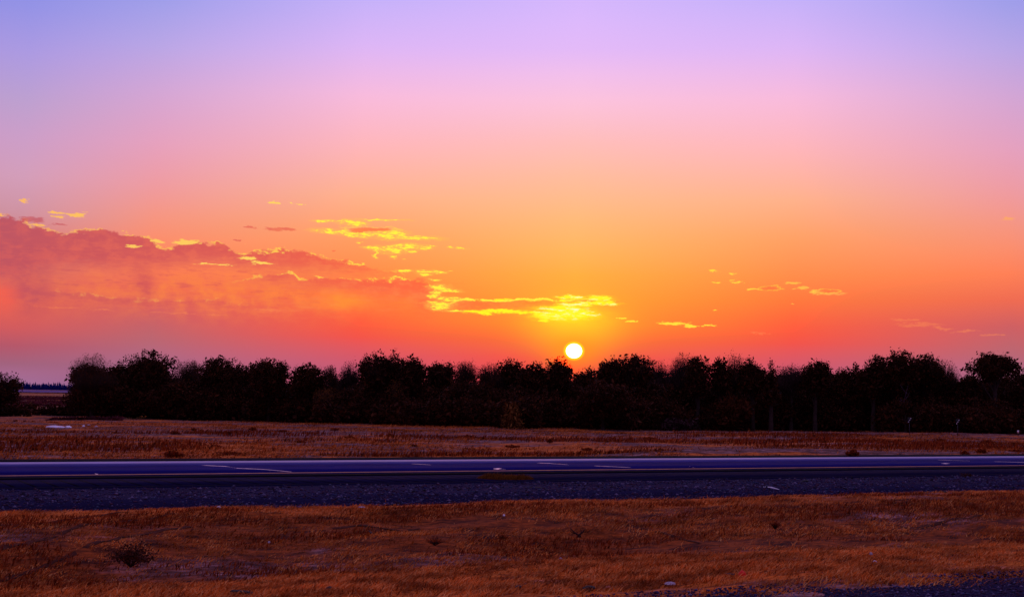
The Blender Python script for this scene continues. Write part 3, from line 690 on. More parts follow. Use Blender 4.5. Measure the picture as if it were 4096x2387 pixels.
def make_tree(name, xl, xr, ytop, z, style, label, cat='tree', group=None, ylow=1640, leaf=None, bark=None, dens=1.0, trunk_lean=0.0):
    """a tree whose crown spans the given photograph bearings at distance z, with its top at ytop"""
    xc = (xl + xr) / 2
    dc = ray(xc, 1600); base = np.array([dc[0], dc[1]]) / dc[1] * z
    gz = ground_at(*base)
    dt = ray(xc, ytop); top = H + dt[2] / dt[1] * z - gz
    dl = ray(xc, ylow); low = max(0.15, H + dl[2] / dl[1] * z - gz)
    wd = (xr - xl) / FPX * z
    root = empty(name, (base[0], base[1], gz), label, cat, group)
    hgt = top - low; lobes = []
    rx = wd / 2
    if style in ('round', 'sparse', 'upright'):
        nl = 6 if wd > 3 else 4
        for i in range(nl):
            a = 2 * math.pi * i / nl + random.uniform(-.4, .4); rr = rx * random.uniform(0.42, 0.62)
            lobes.append((math.cos(a) * (rx - rr), math.sin(a) * (rx - rr) * 0.8, low + hgt * random.uniform(0.35, 0.68), rr, rr * .9, hgt * random.uniform(0.22, 0.32)))
        tr = rx * (random.uniform(0.42, 0.55) if style != 'sparse' else 0.72)
        lobes.append((random.uniform(-.12, .12) * rx, 0, top - hgt * (0.22 if style != 'sparse' else 0.3), tr, tr, hgt * (0.22 if style != 'sparse' else 0.28)))
        for sg in ((-1, 1) if style != 'sparse' else ()):
            tr = rx * random.uniform(0.34, 0.46)
            lobes.append((sg * rx * random.uniform(.42, .58), random.uniform(-.2, .2) * rx, top - hgt * random.uniform(0.26, 0.36), tr, tr, hgt * 0.21))
        lobes.append((0, 0, low + hgt * 0.42, rx * 0.72, rx * 0.7, hgt * 0.42))
    elif style == 'cone':
        for i in range(6):
            t = i / 5; lobes.append((random.uniform(-.08, .08) * rx, 0, low + hgt * (0.08 + 0.8 * t), rx * (1 - 0.82 * t), rx * (1 - 0.82 * t), hgt * 0.15))
    elif style == 'flat':
        for i in range(7):
            t = (i + .5) / 7 * 2 - 1; lobes.append((t * rx * 0.8, random.uniform(-.3, .3) * rx, top - hgt * (0.26 + 0.34 * abs(t) ** 1.6), rx * 0.32, rx * 0.32, hgt * random.uniform(0.2, 0.27)))
        for i in range(3): lobes.append((random.uniform(-.4, .4) * rx, 0, low + hgt * .35, rx * .5, rx * .5, hgt * .3))
    elif style == 'bush':
        for i in range(5):
            t = i / 4 * 2 - 1; lobes.append((t * rx * 0.68, random.uniform(-.3, .3) * rx, low + hgt * random.uniform(.3, .45), rx * .42, rx * .42, hgt * random.uniform(.42, .55)))
    vol = wd * hgt
    if style == 'sparse': ncl, nlf, spr, sz, shell = int(46 * vol ** 0.75), 5200, 0.17, 0.062, 0.2
    elif style == 'upright': ncl, nlf, spr, sz, shell = int(22 * vol ** 0.75), 3000, 0.15, 0.12, 0.3
    elif style == 'bush': ncl, nlf, spr, sz, shell = int(16 * vol ** 0.8), 1900, 0.2, 0.13, 0.35
    else: ncl, nlf, spr, sz, shell = int(26 * vol ** 0.8), 4600, 0.17, 0.105, 0.3
    nlf = int(nlf * dens * (vol / 14) ** 0.8) + 300
    cl = lobe_points(lobes, max(ncl, 25), shell)
    cl[:, 2] = np.maximum(cl[:, 2], 0.1)
    sp = np.array([spr, spr, spr * (1.5 if style == 'upright' else 0.9)])
    V, Fq = leaf_cloud(cl, sp, nlf, sz)
    # dense inner leafage so the belt reads as a solid mass
    if style not in ('sparse',):
        core = lobe_points([(a, b, c - hgt * .06, d * .8, e * .8, f * .8) for a, b, c, d, e, f in lobes], 60, 0.0)
        V2, F2 = leaf_cloud(core, np.array([.3, .3, .3]), int(nlf * 0.35), sz * 2.0)
        F2 = F2 + len(V); V = np.concatenate([V, V2]); Fq = np.concatenate([Fq, F2])
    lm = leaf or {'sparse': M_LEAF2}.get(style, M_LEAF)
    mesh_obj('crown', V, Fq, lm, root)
    # trunk with limbs reaching the lobes
    pr = []; th = low + hgt * 0.45; lean = trunk_lean
    r0_ = 0.05 + 0.022 * (top)
    tp = [(0, 0, -0.15), (lean * .15, 0.03, th * 0.3), (lean * .5 + 0.05, 0, th * 0.65), (lean, 0, th)]
    pr.append(tube(tp, [r0_ * 1.3, r0_, r0_ * 0.8, r0_ * 0.55]))
    for (a, b, c, d, e, f) in lobes:
        st = np.array([lean * .4, 0, th * random.uniform(0.4, 0.75)]); en = np.array([a, b, c + f * .5])
        md = (st + en) / 2 + np.array([random.uniform(-.2, .2), 0, -0.15])
        pr.append(tube([st, md, en], [r0_ * .5, r0_ * .33, r0_ * .1], 5))
    Vt, Ft = join(pr)
    mesh_obj('trunk', Vt, Ft, bark or M_BARK, root, smooth=True)
    if style in ('sparse', 'upright'):
        # fine twigs sticking out of the crown
        nt = int(120 + 40 * vol); L = np.array(lobes)[rng.integers(0, len(lobes), nt)]
        d = rng.normal(0, 1, (nt, 3)); d[:, 2] = np.abs(d[:, 2]) + .3; d /= np.linalg.norm(d, axis=1)[:, None]
        a0 = L[:, :3] + d * L[:, 3:6] * 0.35 - np.array([0, 0, 1.0]) * L[:, 5:6] * 0.8; a1 = L[:, :3] + d * L[:, 3:6] * rng.uniform(.85, 1.08, nt)[:, None]
        a1[:, 2] += 0.02; sd_ = np.cross(a1 - a0, rng.normal(0, 1, (nt, 3))); sd_ /= np.linalg.norm(sd_, axis=1)[:, None] + 1e-9
        s2_ = np.cross(a1 - a0, sd_); s2_ /= np.linalg.norm(s2_, axis=1)[:, None] + 1e-9
        wv = 0.016
        V = np.stack([a0 + sd_ * wv, a0 - sd_ * wv * .5 + s2_ * wv * .8, a0 - sd_ * wv * .5 - s2_ * wv * .8, a1], 1).reshape(-1, 3)
        f = np.array([(0, 1, 3), (1, 2, 3), (2, 0, 3)])
        Ft = (f[None] + np.arange(nt)[:, None, None] * 4).reshape(-1, 3)
        o = mesh_obj('twigs', V, Ft, M_TWIG, root); o['kind'] = 'stuff'
    return root

SKY = [  # xl, xr, ytop, distance, style, label
 (-150, 96, 1480, 137, 'upright', 'loose-crowned tree cut by the left frame edge, beside the open gap', 'leaning_tree'),
 (258, 480, 1404, 133, 'sparse', 'airy round-topped tree at the left end of the belt, right of the gap'),
 (268, 440, 1452, 137, 'round', 'dense darker crown inside the airy end tree at the left end of the belt'),
 (430, 530, 1452, 138, 'round', 'small lower crown in the notch right of the airy end tree'),
 (480, 712, 1402, 136, 'round', 'broad tall dark tree, second high crown from the left end of the belt'),
 (690, 812, 1428, 139, 'sparse', 'thin ragged crown with sky showing through, right of the broad dark tree'),
 (790, 962, 1420, 135, 'round', 'twin-topped tree left of the tree that peaks alone above the left notch'),
 (930, 1020, 1466, 137, 'round', 'short filler crown between two taller trees on the left half'),
 (1000, 1152, 1424, 132, 'round', 'pointed isolated crown just left of the deep v-shaped notch'),
 (1160, 1290, 1452, 131, 'round', 'low dome-shaped crown just right of the deep v-shaped notch'),
 (1290, 1350, 1452, 134, 'sparse', 'small wispy crown next to the low dome right of the notch'),
 (1345, 1440, 1443, 133, 'sparse', 'pair of thin see-through tops left of the wide tall centre-left tree'),
 (1436, 1570, 1412, 130, 'upright', 'wide leafy tree with speckled edge, tallest left of the belt centre'),
 (1530, 1630, 1408, 131, 'upright', 'tall crown joined to the right side of the speckled wide tree'),
 (1600, 1702, 1428, 129, 'round', 'rounded shoulder crown sloping down to the shallow notch left of centre'),
 (1712, 1812, 1442, 131, 'upright', 'medium crown right of the shallow notch left of centre'),
 (1808, 1908, 1430, 130, 'sparse', 'light-topped tree standing on the centre-left stretch of the belt'),
 (1912, 2020, 1440, 129, 'sparse', 'leafy thin crown right of the light-topped tree, near picture centre'),
 (1985, 2092, 1430, 130, 'round', 'dense crown near picture centre, left of the low sun'),
 (2080, 2190, 1444, 128, 'round', 'even-topped dark crown between picture centre and the sun'),
 (2175, 2282, 1436, 127, 'upright', 'feathery crown directly left of the sun with bare shoots'),
 (2290, 2420, 1468, 134, 'round', 'low rounded crown directly below and right of the sun'),
 (2395, 2480, 1426, 127, 'upright', 'brushy upright crown right of the sun, first of the high group'),
 (2462, 2610, 1410, 128, 'upright', 'large brushy crown right of the sun with separate leafy shoots'),
 (2590, 2680, 1430, 132, 'sparse', 'pale twiggy crown between the brushy tree and the bare-topped tree'),
 (2662, 2800, 1400, 134, 'sparse', 'bare-topped purple-grey tree, highest twigs right of the sun'),
 (2740, 2842, 1422, 129, 'round', 'dark crown leaning on the right side of the bare-topped tree'),
 (2845, 2915, 1422, 130, 'round', 'compact dark knob of leaves right of the second notch'),
 (2890, 2985, 1406, 131, 'sparse', 'open twiggy crown rising behind the compact dark knob'),
 (2960, 3060, 1432, 130, 'round', 'dark sloping crown right of the open twiggy crown'),
 (3066, 3102, 1438, 129, 'cone', 'narrow pointed spire of leaves on the right half'),
 (3095, 3232, 1448, 132, 'sparse', 'fuzzy low see-through crown right of the narrow spire'),
 (3208, 3312, 1436, 131, 'round', 'dark mound-shaped crown in the dip of the right half'),
 (3300, 3450, 1474, 134, 'round', 'lowest flat stretch of crown left of the biggest tree'),
 (3412, 3440, 1444, 133, 'cone', 'tiny spike-like treetop left of the biggest tree'),
 (3440, 3545, 1424, 131, 'round', 'stepped crown on the left flank of the biggest tree'),
 (3490, 3670, 1386, 132, 'round', 'biggest tree of the belt with the highest dome, right side'),
 (3630, 3770, 1408, 133, 'upright', 'tall crown merging with the right side of the biggest tree'),
 (3730, 3838, 1430, 134, 'sparse', 'thin branching crown sloping down to the last notch at right'),
 (3830, 3920, 1500, 134, 'round', 'low crown in the last notch before the right edge tree'),
 (3868, 4090, 1408, 131, 'flat', 'wide flat-topped tree with sky gaps beneath, near the right edge', 'flat_topped_tree'),
 (4070, 4230, 1482, 133, 'round', 'low crown cut by the right frame edge'),
]
NAMES = {'sparse': 'thin_crowned_tree', 'round': 'leafy_tree', 'upright': 'brushy_tree', 'cone': 'narrow_tree', 'flat': 'flat_topped_tree'}
for i, e in enumerate(SKY):
    xl, xr, yt, z, stl, lb = e[:6]
    nm = e[6] if len(e) > 6 else NAMES[stl]
    if i > 1 and xl != 268 and stl not in ('cone', 'flat'):
        c_, h_ = (xl + xr) / 2, (xr - xl) / 2 * 1.2; xl, xr = c_ - h_, c_ + h_
    yl0 = 1600 if stl != 'flat' else 1520
    if i == 0: yl0 = 1650
    lf = M_LEAFP if ('purple' in lb or 'pale' in lb or 'see-through' in lb) else None
    make_tree(nm, xl, xr, yt, z, stl, lb, 'tree', 'trees of the belt along the skyline', ylow=yl0, leaf=lf, dens=0.7 if stl == 'sparse' else 1.0, trunk_lean=-0.5 if i == 0 else 0)

# second row behind, filling the belt between the tall crowns
xs = [330, 520, 760, 930, 1060, 1240, 1400, 1560, 1680, 1800, 1960, 2120, 2240, 2380, 2520, 2680, 2830, 2960, 3120, 3280, 3440, 3600, 3760, 3900, 4060]
for i, x in enumerate(xs):
    yt = 1472 + random.uniform(-12, 14)
    if min(abs(x - nx) for nx in (1155, 1700, 2285, 2840, 3835)) < 150: yt = 1508   # the notches stay open
    wd = 145 + random.uniform(0, 30)
    xl_ = max(x - wd, 275)
    make_tree('background_tree', xl_, x + wd, yt, 142 + random.uniform(0, 4), 'round', 'dark tree filling the back of the belt behind the taller crowns', 'tree', 'dark trees filling the back of the belt', ylow=1660, dens=1.0)

def base_y(x):
    return float(np.interp(x, [0, 560, 700, 1000, 1500, 2048, 2500, 2750, 3200, 4096], [1662, 1668, 1680, 1684, 1700, 1713, 1722, 1719, 1722, 1736]))
def dist_at(x, y):
    return hit(x, y)[1]
# undergrowth along the foot of the belt
xs = np.arange(-60, 4200, 118)
for i, x in enumerate(xs):
    x = float(x + random.uniform(-25, 25)); inv = (95 < x < 270)
    z = dist_at(x, base_y(x)) + 1.2 + random.uniform(0, 1.5)
    wd = random.uniform(80, 115)
    top = base_y(x) - (random.uniform(85, 150) if not (x < 330) else random.uniform(28, 48))
    make_tree('undergrowth_bush', x - wd, x + wd, top, z, 'bush', 'low dark bush at the shadowed foot of the tree belt', 'bush', 'low dark bushes along the foot of the belt', ylow=base_y(x) - 4, dens=1.1)
for x in np.arange(330, 4240, 150):
    z = dist_at(x, base_y(x)) + 3.6
    make_tree('undergrowth_bush', max(x - 125, 268), x + 125, base_y(x) - random.uniform(120, 170), z, 'bush', 'low dark bush at the shadowed foot of the tree belt', 'bush', 'low dark bushes along the foot of the belt', ylow=base_y(x) - 2, dens=1.5)
# middle storey
xs = np.arange(345, 4200, 140)
for i, x in enumerate(xs):
    x = float(x + random.uniform(-40, 40))
    z = dist_at(x, base_y(x)) + 5 + random.uniform(0, 2)
    z = min(z, 134)
    make_tree('young_tree', max(x - 125, 262), x + 125, 1530 + random.uniform(-22, 22), z, 'round', 'dark young tree in the middle height of the belt', 'tree', 'dark young trees in the middle height of the belt', ylow=1690, dens=1.25)

# individually recognisable plants in front of the belt
def feature(name, xl, xr, yt, yb, stl, label, leaf, cat='bush', bark=None, dens=1.0, lean=0):
    z = dist_at((xl + xr) / 2, yb)
    make_tree(name, xl, xr, yt, z, stl, label, cat, None, ylow=yb - 3, leaf=leaf, bark=bark, dens=dens, trunk_lean=lean)
M_LEAFO = foliage('orange_brown_foliage', [(0.07, 0.022, 0.006), (0.15, 0.05, 0.010), (0.20, 0.075, 0.015)], trans=0.1)
feature('conical_bush', 2005, 2092, 1602, 1712, 'cone', 'small cone-shaped orange-brown bush at the foot of the belt, lower left of the sun', M_LEAFO)
feature('rounded_bush', 2765, 2850, 1592, 1716, 'round', 'rusty red bush of rounded outline at the belt foot, right of the purple brush', M_LEAF2)
feature('rounded_bush', 2850, 3010, 1580, 1718, 'round', 'wide reddish bush right of the rounded rusty bush', M_LEAF2)
feature('brushy_bush', 1240, 1370, 1545, 1690, 'sparse', 'faintly olive bush under the thin crowns left of centre', M_LEAFO, dens=.8)
feature('brushy_bush', 1530, 1640, 1510, 1698, 'sparse', 'tall olive-brown bush in front of the speckled wide tree', M_LEAFO, dens=.6)
feature('grey_brush', 2640, 2790, 1680, 1722, 'bush', 'low purple-grey brush at the grass edge below the bare-topped tree', M_LEAFP)

# pale bare trunks glimpsed in the belt
def bare(x, y0, y1, lean, label):
    z = dist_at(x, base_y(x)) + 1.6; d = ray(x, base_y(x)); b = np.array([d[0], d[1]]) / d[1] * z; gz = ground_at(*b)
    root = empty('bare_tree', (b[0], b[1], gz), label, 'tree')
    zt = (H + ray(x, y1)[2] / ray(x, y1)[1] * z) - gz
    pr = [tube([(0, 0, -.1), (lean * .3, 0, zt * .4), (lean * .55, 0, zt * .7), (lean, 0, zt)], [.045, .035, .022, .01], 6)]
    Vt, Ft = join(pr); mesh_obj('trunk', Vt, Ft, M_PBARK, root, smooth=True)
    for k in range(5):
        t = random.uniform(.35, .85); s0 = np.array([lean * t, 0, zt * t]); e0 = s0 + np.array([random.choice((-1, 1)) * random.uniform(.3, .8), random.uniform(-.2, .2), random.uniform(.5, 1.2)])
        v, f = tube([s0, (s0 + e0) / 2 + np.array([0, 0, -.06]), e0], [.028, .018, .007], 4); mesh_obj('branch', v, f, M_PBARK, root, smooth=True)
bare(2655, 0, 1580, 0.15, 'thin pale bare trunk standing in the belt below the bare-topped tree')
bare(3598, 0, 1540, 0.9, 'pale leaning bare trunk in front of the biggest tree')

# ------------------------------------------------------------------ far field seen through the gap
def conifers():
    parts = []; Vs = []; Fs = []; off = 0
    for x in np.arange(-420, 700, 1.7):
        z = 2000 + rng.uniform(-30, 90); X = (x - 2048) / FPX * z + rng.uniform(-1, 1)
        h = rng.uniform(7.5, 10.5) + (rng.uniform(1, 4.5) if rng.uniform() > .78 else 0); r = rng.uniform(1.8, 3.0)
        for k in range(3):
            zb = h * (0.05 + .3 * k); zt = h * (0.55 + .225 * k); rr = r * (1 - .27 * k)
            a = np.linspace(0, 2 * math.pi, 7)[:-1] + k
            ring = np.stack([X + rr * np.cos(a), z + rr * np.sin(a), np.full(6, zb)], -1)
            Vs.append(np.concatenate([ring, [[X, z, min(zt, h)]]])); Fs += [(off + j, off + (j + 1) % 6, off + 6) for j in range(6)]; off += 7
    o = mesh_obj('distant_conifers', np.concatenate(Vs), np.array(Fs), M_FARTREE)
    tag(o, 'far line of dark haze-blue conifers seen through the gap at left', 'woodland', kind='stuff')
conifers()
far = []
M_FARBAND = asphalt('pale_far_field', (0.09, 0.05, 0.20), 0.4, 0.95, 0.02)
def patch(name, y_mid, dz, x0, x1, m, z=0.05):
    q = []
    zc = y_mid; a = (x0 - 2048) / FPX; b = (x1 - 2048) / FPX
    xs_ = np.linspace(a * (zc), b * (zc), 60)
    w_ = dz * (0.94 + 0.12 * vnoise(xs_ * 0.1, xs_ * 0, 3))
    A = np.stack([xs_, np.full(60, zc - 0.0) - w_, np.full(60, z)], -1); B = np.stack([xs_, np.full(60, zc) + w_, np.full(60, z)], -1)
    V = np.concatenate([A, B]); i = np.arange(59)
    return tag(mesh_obj(name, V, np.stack([i, i + 1, i + 61, i + 60], -1), m), kind='structure')
patch('pale_field', 1330, 640, -600, 800, M_FARBAND, 0.12)

# ------------------------------------------------------------------ small things in the field and by the road
def rock(name, px, py, wpx, hpx, m, label, cat, dpt=None, seedv=0, group=None):
    q = hit(px, py); z = q[1]; sx = wpx / FPX * z / 2; sz = hpx / FPX * z
    pq = to_sp(q[0], q[1])[1]; q[2] += 0.045 if pq < 33.5 else (0.07 if pq > 57 else 0.0)   # rests on the grass
    dp = dpt or sx * 0.7
    n1, n2 = 14, 7; V = []
    for i in range(n2):
        ph = math.pi / 2 * i / (n2 - 1)
        for j in range(n1):
            th = 2 * math.pi * j / n1
            nz = 0.75 + 0.5 * float(vnoise(np.array(seedv + math.cos(th) * 1.7 + 5), np.array(math.sin(th) * 1.7 + ph * 2), seedv))
            V.append((sx * math.cos(ph) * math.cos(th) * nz, dp * math.cos(ph) * math.sin(th) * nz, sz * math.sin(ph) * nz - 0.02))
    Fq = [(i * n1 + j, i * n1 + (j + 1) % n1, (i + 1) * n1 + (j + 1) % n1, (i + 1) * n1 + j) for i in range(n2 - 1) for j in range(n1)]
    o = mesh_obj(name, V, Fq, m, smooth=True, loc=q)
    return tag(o, label, cat, group)
rock('white_sheet', 226, 1712, 74, 8, simple('dusty_white', (0.60, 0.52, 0.66), 0.9, 0.3, 1.2), 'long low white heap lying in the field at far left', 'heap', 0.5, 3)
rock('pale_stone', 274, 1713, 26, 8, M_WHITE, 'small pale lump touching the right end of the white heap', 'stone', 0.3, 5)
rock('pale_stone', 334, 1708, 9, 6, M_WHITE, 'tiny pale stone just right of the white heap', 'stone', 0.2, 6)
rock('pale_stone', 355, 1703, 14, 4, M_PALER, 'flat grey stone beyond the tiny pale stone', 'stone', 0.2, 7)
rock('pale_stone', 384, 1709, 12, 5, M_PALER, 'rightmost grey stone of those near the white heap', 'stone', 0.2, 8)

def tyre_strip(pts, hpx, label, seedv=1, m=None, name='tyre_scrap', thick=0.03):
    """curled strip of shed tyre tread"""
    q = [hit(x, y) for x, y in pts]; o0 = q[0]
    C = []
    for a, b in zip(q[:-1], q[1:]):
        for k in range(6): C.append(a + (b - a) * k / 6)
    C.append(q[-1]); C = np.array(C) - o0; n = len(C)
    z = o0[1]; hh = hpx / FPX * z
    t = np.linspace(0, 1, n); prof = np.sin(np.pi * np.clip(t, 0.04, 0.96)) ** 0.5 * hh * (0.7 + 0.5 * vnoise(t * 5, t * 0 + seedv, seedv))
    V = []
    for c, hgt in zip(C, prof):
        V += [(c[0], c[1] - 0.11, 0.0), (c[0], c[1] - 0.08, hgt * .8), (c[0], c[1] + 0.05, hgt), (c[0], c[1] + 0.11, 0.0)]
    Fq = []
    for i in range(n - 1):
        for j in range(4): Fq.append((i * 4 + j, i * 4 + (j + 1) % 4, (i + 1) * 4 + (j + 1) % 4, (i + 1) * 4 + j))
    Fq += [(0, 1, 2, 3), ((n - 1) * 4, (n - 1) * 4 + 3, (n - 1) * 4 + 2, (n - 1) * 4 + 1)]
    o = mesh_obj(name, V, Fq, m or M_RUBBER, loc=(o0[0], o0[1], o0[2] + (0.05 if to_sp(o0[0], o0[1])[1] < 33.5 else 0.01)))
    return tag(o, label, 'debris')
tyre_strip([(1250, 1926), (1290, 1925), (1325, 1932)], 8, 'black tyre scrap lying on the shoulder seam left of the olive weed mound')
tyre_strip([(2092, 1954), (2140, 1955), (2200, 1960)], 9, 'longest black tyre strip on the gravel below the olive weed mound', 2)
tyre_strip([(2207, 1947), (2227, 1947)], 5, 'short black scrap just above the end of the longest tyre strip', 3)
tyre_strip([(2380, 1979), (2422, 1978)], 5, 'thin black scrap at the gravel and grass edge right of centre', 4)
tyre_strip([(3203, 1930), (3242, 1930)], 11, 'blunt black scrap on the gravel in the right half', 5)
tyre_strip([(3378, 1926), (3412, 1938)], 3, 'thin slanting black scrap on the right part of the gravel', 6)
tyre_strip([(3393, 1943), (3415, 1943)], 3, 'flat black scrap just below the slanting one at right', 7)
tyre_strip([(2330, 2364), (2380, 2361)], 8, 'black scrap lying on the grass at the bottom edge right of centre', 8)
tyre_strip([(1303, 2366), (1326, 2364)], 7, 'small dark lump in the bottom grass left of centre', 9)
tyre_strip([(1470, 2131), (1492, 2129)], 9, 'small black lump on the dark bank left of centre', 10)
tyre_strip([(1573, 2001), (1585, 2000)], 5, 'tiny dark lump on the upper grass edge near the centre', 11)
tyre_strip([(925, 2374), (1018, 2372)], 6, 'long dark scrap at the bottom edge in the left half', 12)
tyre_strip([(2060, 2359), (2085, 2357)], 6, 'small dark scrap left of the bottom black scrap', 13)
tyre_strip([(3775, 1974), (3785, 1972)], 5, 'small dark lump on the grass edge at far right', 14)

rock('litter', 2682, 2341, 44, 9, M_PALER, 'crumpled white litter in the bottom grass left of the red object', 'litter', 0.08, 21)
rock('litter', 3484, 2222, 14, 9, M_PALER, 'small white litter in the grass of the right half', 'litter', 0.05, 22)
rock('litter', 2243, 2240, 14, 7, M_PALER, 'pale grey speck of litter in the grass below the forked twig', 'litter', 0.04, 23)
rock('litter', 1076, 2174, 10, 7, M_PALER, 'pale speck at the top edge of the bright grass, left of centre', 'litter', 0.04, 24)
rock('litter', 2016, 2066, 9, 6, M_WHITE, 'white speck on the dark bank near the picture centre', 'litter', 0.04, 25)
rock('litter', 874, 2034, 18, 7, M_WHITE, 'white scrap at the gravel edge in the left half', 'litter', 0.08, 26)
rock('litter', 878, 1938, 7, 5, M_WHITE, 'tiny white scrap on the gravel beside the seam at left', 'litter', 0.06, 27)
rock('litter', 3992, 1911, 5, 5, M_WHITE, 'tiny white dot on the gravel at far right', 'litter', 0.05, 28)
rock('litter', 4028, 1896, 20, 3, M_PALER, 'thin pale scrap on the gravel near the right edge', 'litter', 0.08, 29)
rock('litter', 1447, 2032, 30, 4, M_PALER, 'flat pale scrap on the grass below the gravel left of centre', 'litter', 0.08, 30)
rock('red_object', 2970, 2306, 30, 20, M_RED, 'small bright red object in the lower right grass', 'litter', 0.05, 31)
tyre_strip([(2900, 2304), (2955, 2302)], 2.5, 'thin dark cord running left from the red object', 15, name='cord')
def stick(a, b, r, label):
    A = hit(*a); B = hit(*b)
    mid = (A + B) / 2 - A
    v, f = tube([(0, 0, 0), tuple(mid + np.array([0, 0, .03])), tuple(B - A)], [r, r * 1.1, r * .7], 6)
    tag(mesh_obj('pale_stick', v, f, M_WHITE, smooth=True, loc=(A[0], A[1], A[2] + .05)), label, 'stick')
stick((3055, 1953), (3117, 1963), 0.022, 'slanting white stick on the gravel right of centre')
stick((3490, 2257), (3508, 2257), 0.008, 'short pale stick below the small white litter at right')

# weeds and shrubs
def shrub(name, px, py, wpx, hpx, label, m, cat='shrub', n=420, woody=True, size=0.03, group=None, fan=1.0):
    q = hit(px, py); z = q[1]; rx = wpx / FPX * z / 2; hh = hpx / FPX * z
    root = empty(name, tuple(q), label, cat, group); parts = []; tips = []
    ns = 14
    for k in range(ns):
        a = random.uniform(0, 6.28); t = (k + .5) / ns * 2 - 1
        e = np.array([t * rx * random.uniform(.7, 1.0), math.sin(a) * rx * .5, hh * random.uniform(.5, 1.0) * (1 - .45 * abs(t)) * fan])
        md = e * .5 + np.array([0, 0, hh * .12]); parts.append(tube([(0, 0, -.02), md, e], [.012, .008, .003], 4)); tips += [e, md, (e + md) / 2]
    Vt, Ft = join(parts); mesh_obj('stem', Vt, Ft, M_TWIG if woody else m, root)
    V, Fq = leaf_cloud(np.array(tips), np.array([rx * .16, rx * .16, hh * .12]), n, size)
    V[:, 2] = np.maximum(V[:, 2], 0)
    mesh_obj('foliage', V, Fq, m, root)
    return root
M_WEED = foliage('dark_weed', [(0.03, 0.010, 0.010), (0.07, 0.018, 0.012), (0.11, 0.028, 0.014)], trans=0.05)
shrub('dark_shrub', 522, 2262, 190, 82, 'dark leafy shrub in the foreground grass at left', M_WEED, n=1600, size=.026)
shrub('weed_clump', 2185, 2176, 90, 34, 'low reddish weed clump left of the forked twig', M_GRASSD, n=500, size=.02)
shrub('weed_clump', 2010, 2160, 50, 26, 'small dark weed near the picture centre on the grass edge', M_GRASSD, n=260, size=.018)
shrub('weed_clump', 1740, 2176, 110, 30, 'spreading dark weed at the top of the bright grass left of centre', M_GRASSD, n=320, size=.016)
shrub('weed_clump', 2410, 2155, 46, 18, 'tiny weed right of the forked twig', M_GRASSD, n=160, size=.016)
shrub('weed_clump', 3100, 2112, 50, 34, 'dark tilted weed on the grass edge in the right half', M_GRASSD, n=300, size=.02)
shrub('round_bush', 3412, 1825, 52, 26, 'rounded brown bush on the far verge in the right half', M_GRASSD, cat='bush', n=900, size=.08)
shrub('verge_bush', 3860, 1818, 34, 14, 'small low bush on the far verge left of the right edge pair', M_GRASSD, cat='bush', n=400, size=.07)
shrub('verge_bush', 3925, 1815, 44, 20, 'larger low bush on the far verge near the right edge', M_GRASSD, cat='bush', n=600, size=.07)
shrub('verge_bush', 4075, 1812, 60, 16, 'low bush on the far verge cut by the right edge', M_GRASSD, cat='bush', n=500, size=.07)
shrub('verge_bush', 690, 1830, 70, 26, 'brown bush beside the far verge in the left half', M_GRASSD, cat='bush', n=600, size=.07)
shrub('verge_bush', 920, 1828, 110, 24, 'wider brown bush right of the other far verge bush at left', M_GRASSD, cat='bush', n=900, size=.07)
shrub('shoulder_weed', 3865, 1910, 50, 20, 'dark weed growing on the gravel at far right', M_WEED, n=260, size=.03)
shrub('shoulder_weed', 3530, 1894, 18, 8, 'small dark weed on the paved shoulder in the right half', M_WEED, n=120, size=.03)
shrub('shoulder_weed', 3642, 1893, 16, 7, 'smaller dark weed right of the other on the paved shoulder', M_WEED, n=100, size=.03)
shrub('shoulder_weed', 512, 1947, 16, 9, 'tiny weed on the shoulder seam at left', M_WEED, n=100, size=.03)
# dark tussocks dotted over the far field
spots = [(98, 1695), (127, 1694), (208, 1696), (170, 1692), (60, 1690), (775, 1722), (910, 1736), (1010, 1722), (1130, 1728), (700, 1740), (460, 1736), (330, 1744), (1340, 1722), (1560, 1744), (1400, 1752), (1875, 1752), (1930, 1760), (2200, 1770), (2420, 1768), (2600, 1756), (2860, 1770), (3080, 1766), (3300, 1772), (3580, 1770), (3760, 1765), (3950, 1770), (1200, 1770), (1650, 1785), (2050, 1790), (860, 1790), (500, 1795), (140, 1800), (3660, 1790), (3180, 1796), (2350, 1800)]
ORD = ['leftmost', 'second', 'third', 'fourth', 'fifth', 'sixth', 'seventh', 'eighth', 'ninth', 'tenth', 'eleventh', 'twelfth', 'thirteenth', 'fourteenth', 'fifteenth', 'sixteenth', 'seventeenth', 'eighteenth', 'nineteenth', 'twentieth']
rows = {0: sorted(q for q in spots if q[1] < 1742), 1: sorted(q for q in spots if 1742 <= q[1] < 1771), 2: sorted(q for q in spots if q[1] >= 1771)}
rname = {0: 'of the small dark tussocks scattered close to the tree belt', 1: 'of the dark tussocks in the middle of the field', 2: 'of the dark tussocks nearest the road'}
for i, (x, y) in enumerate(spots):
    rw = [k for k in rows if (x, y) in rows[k]][0]; od = ORD[rows[rw].index((x, y))]
    shrub('tussock', x, y, random.uniform(18, 56), random.uniform(7, 15), (od if od == 'leftmost' else od + ' from the left') + ' ' + rname[rw], M_GRASSD, cat='tussock', n=260, size=.07, group='dark tussocks in the far field', woody=False)
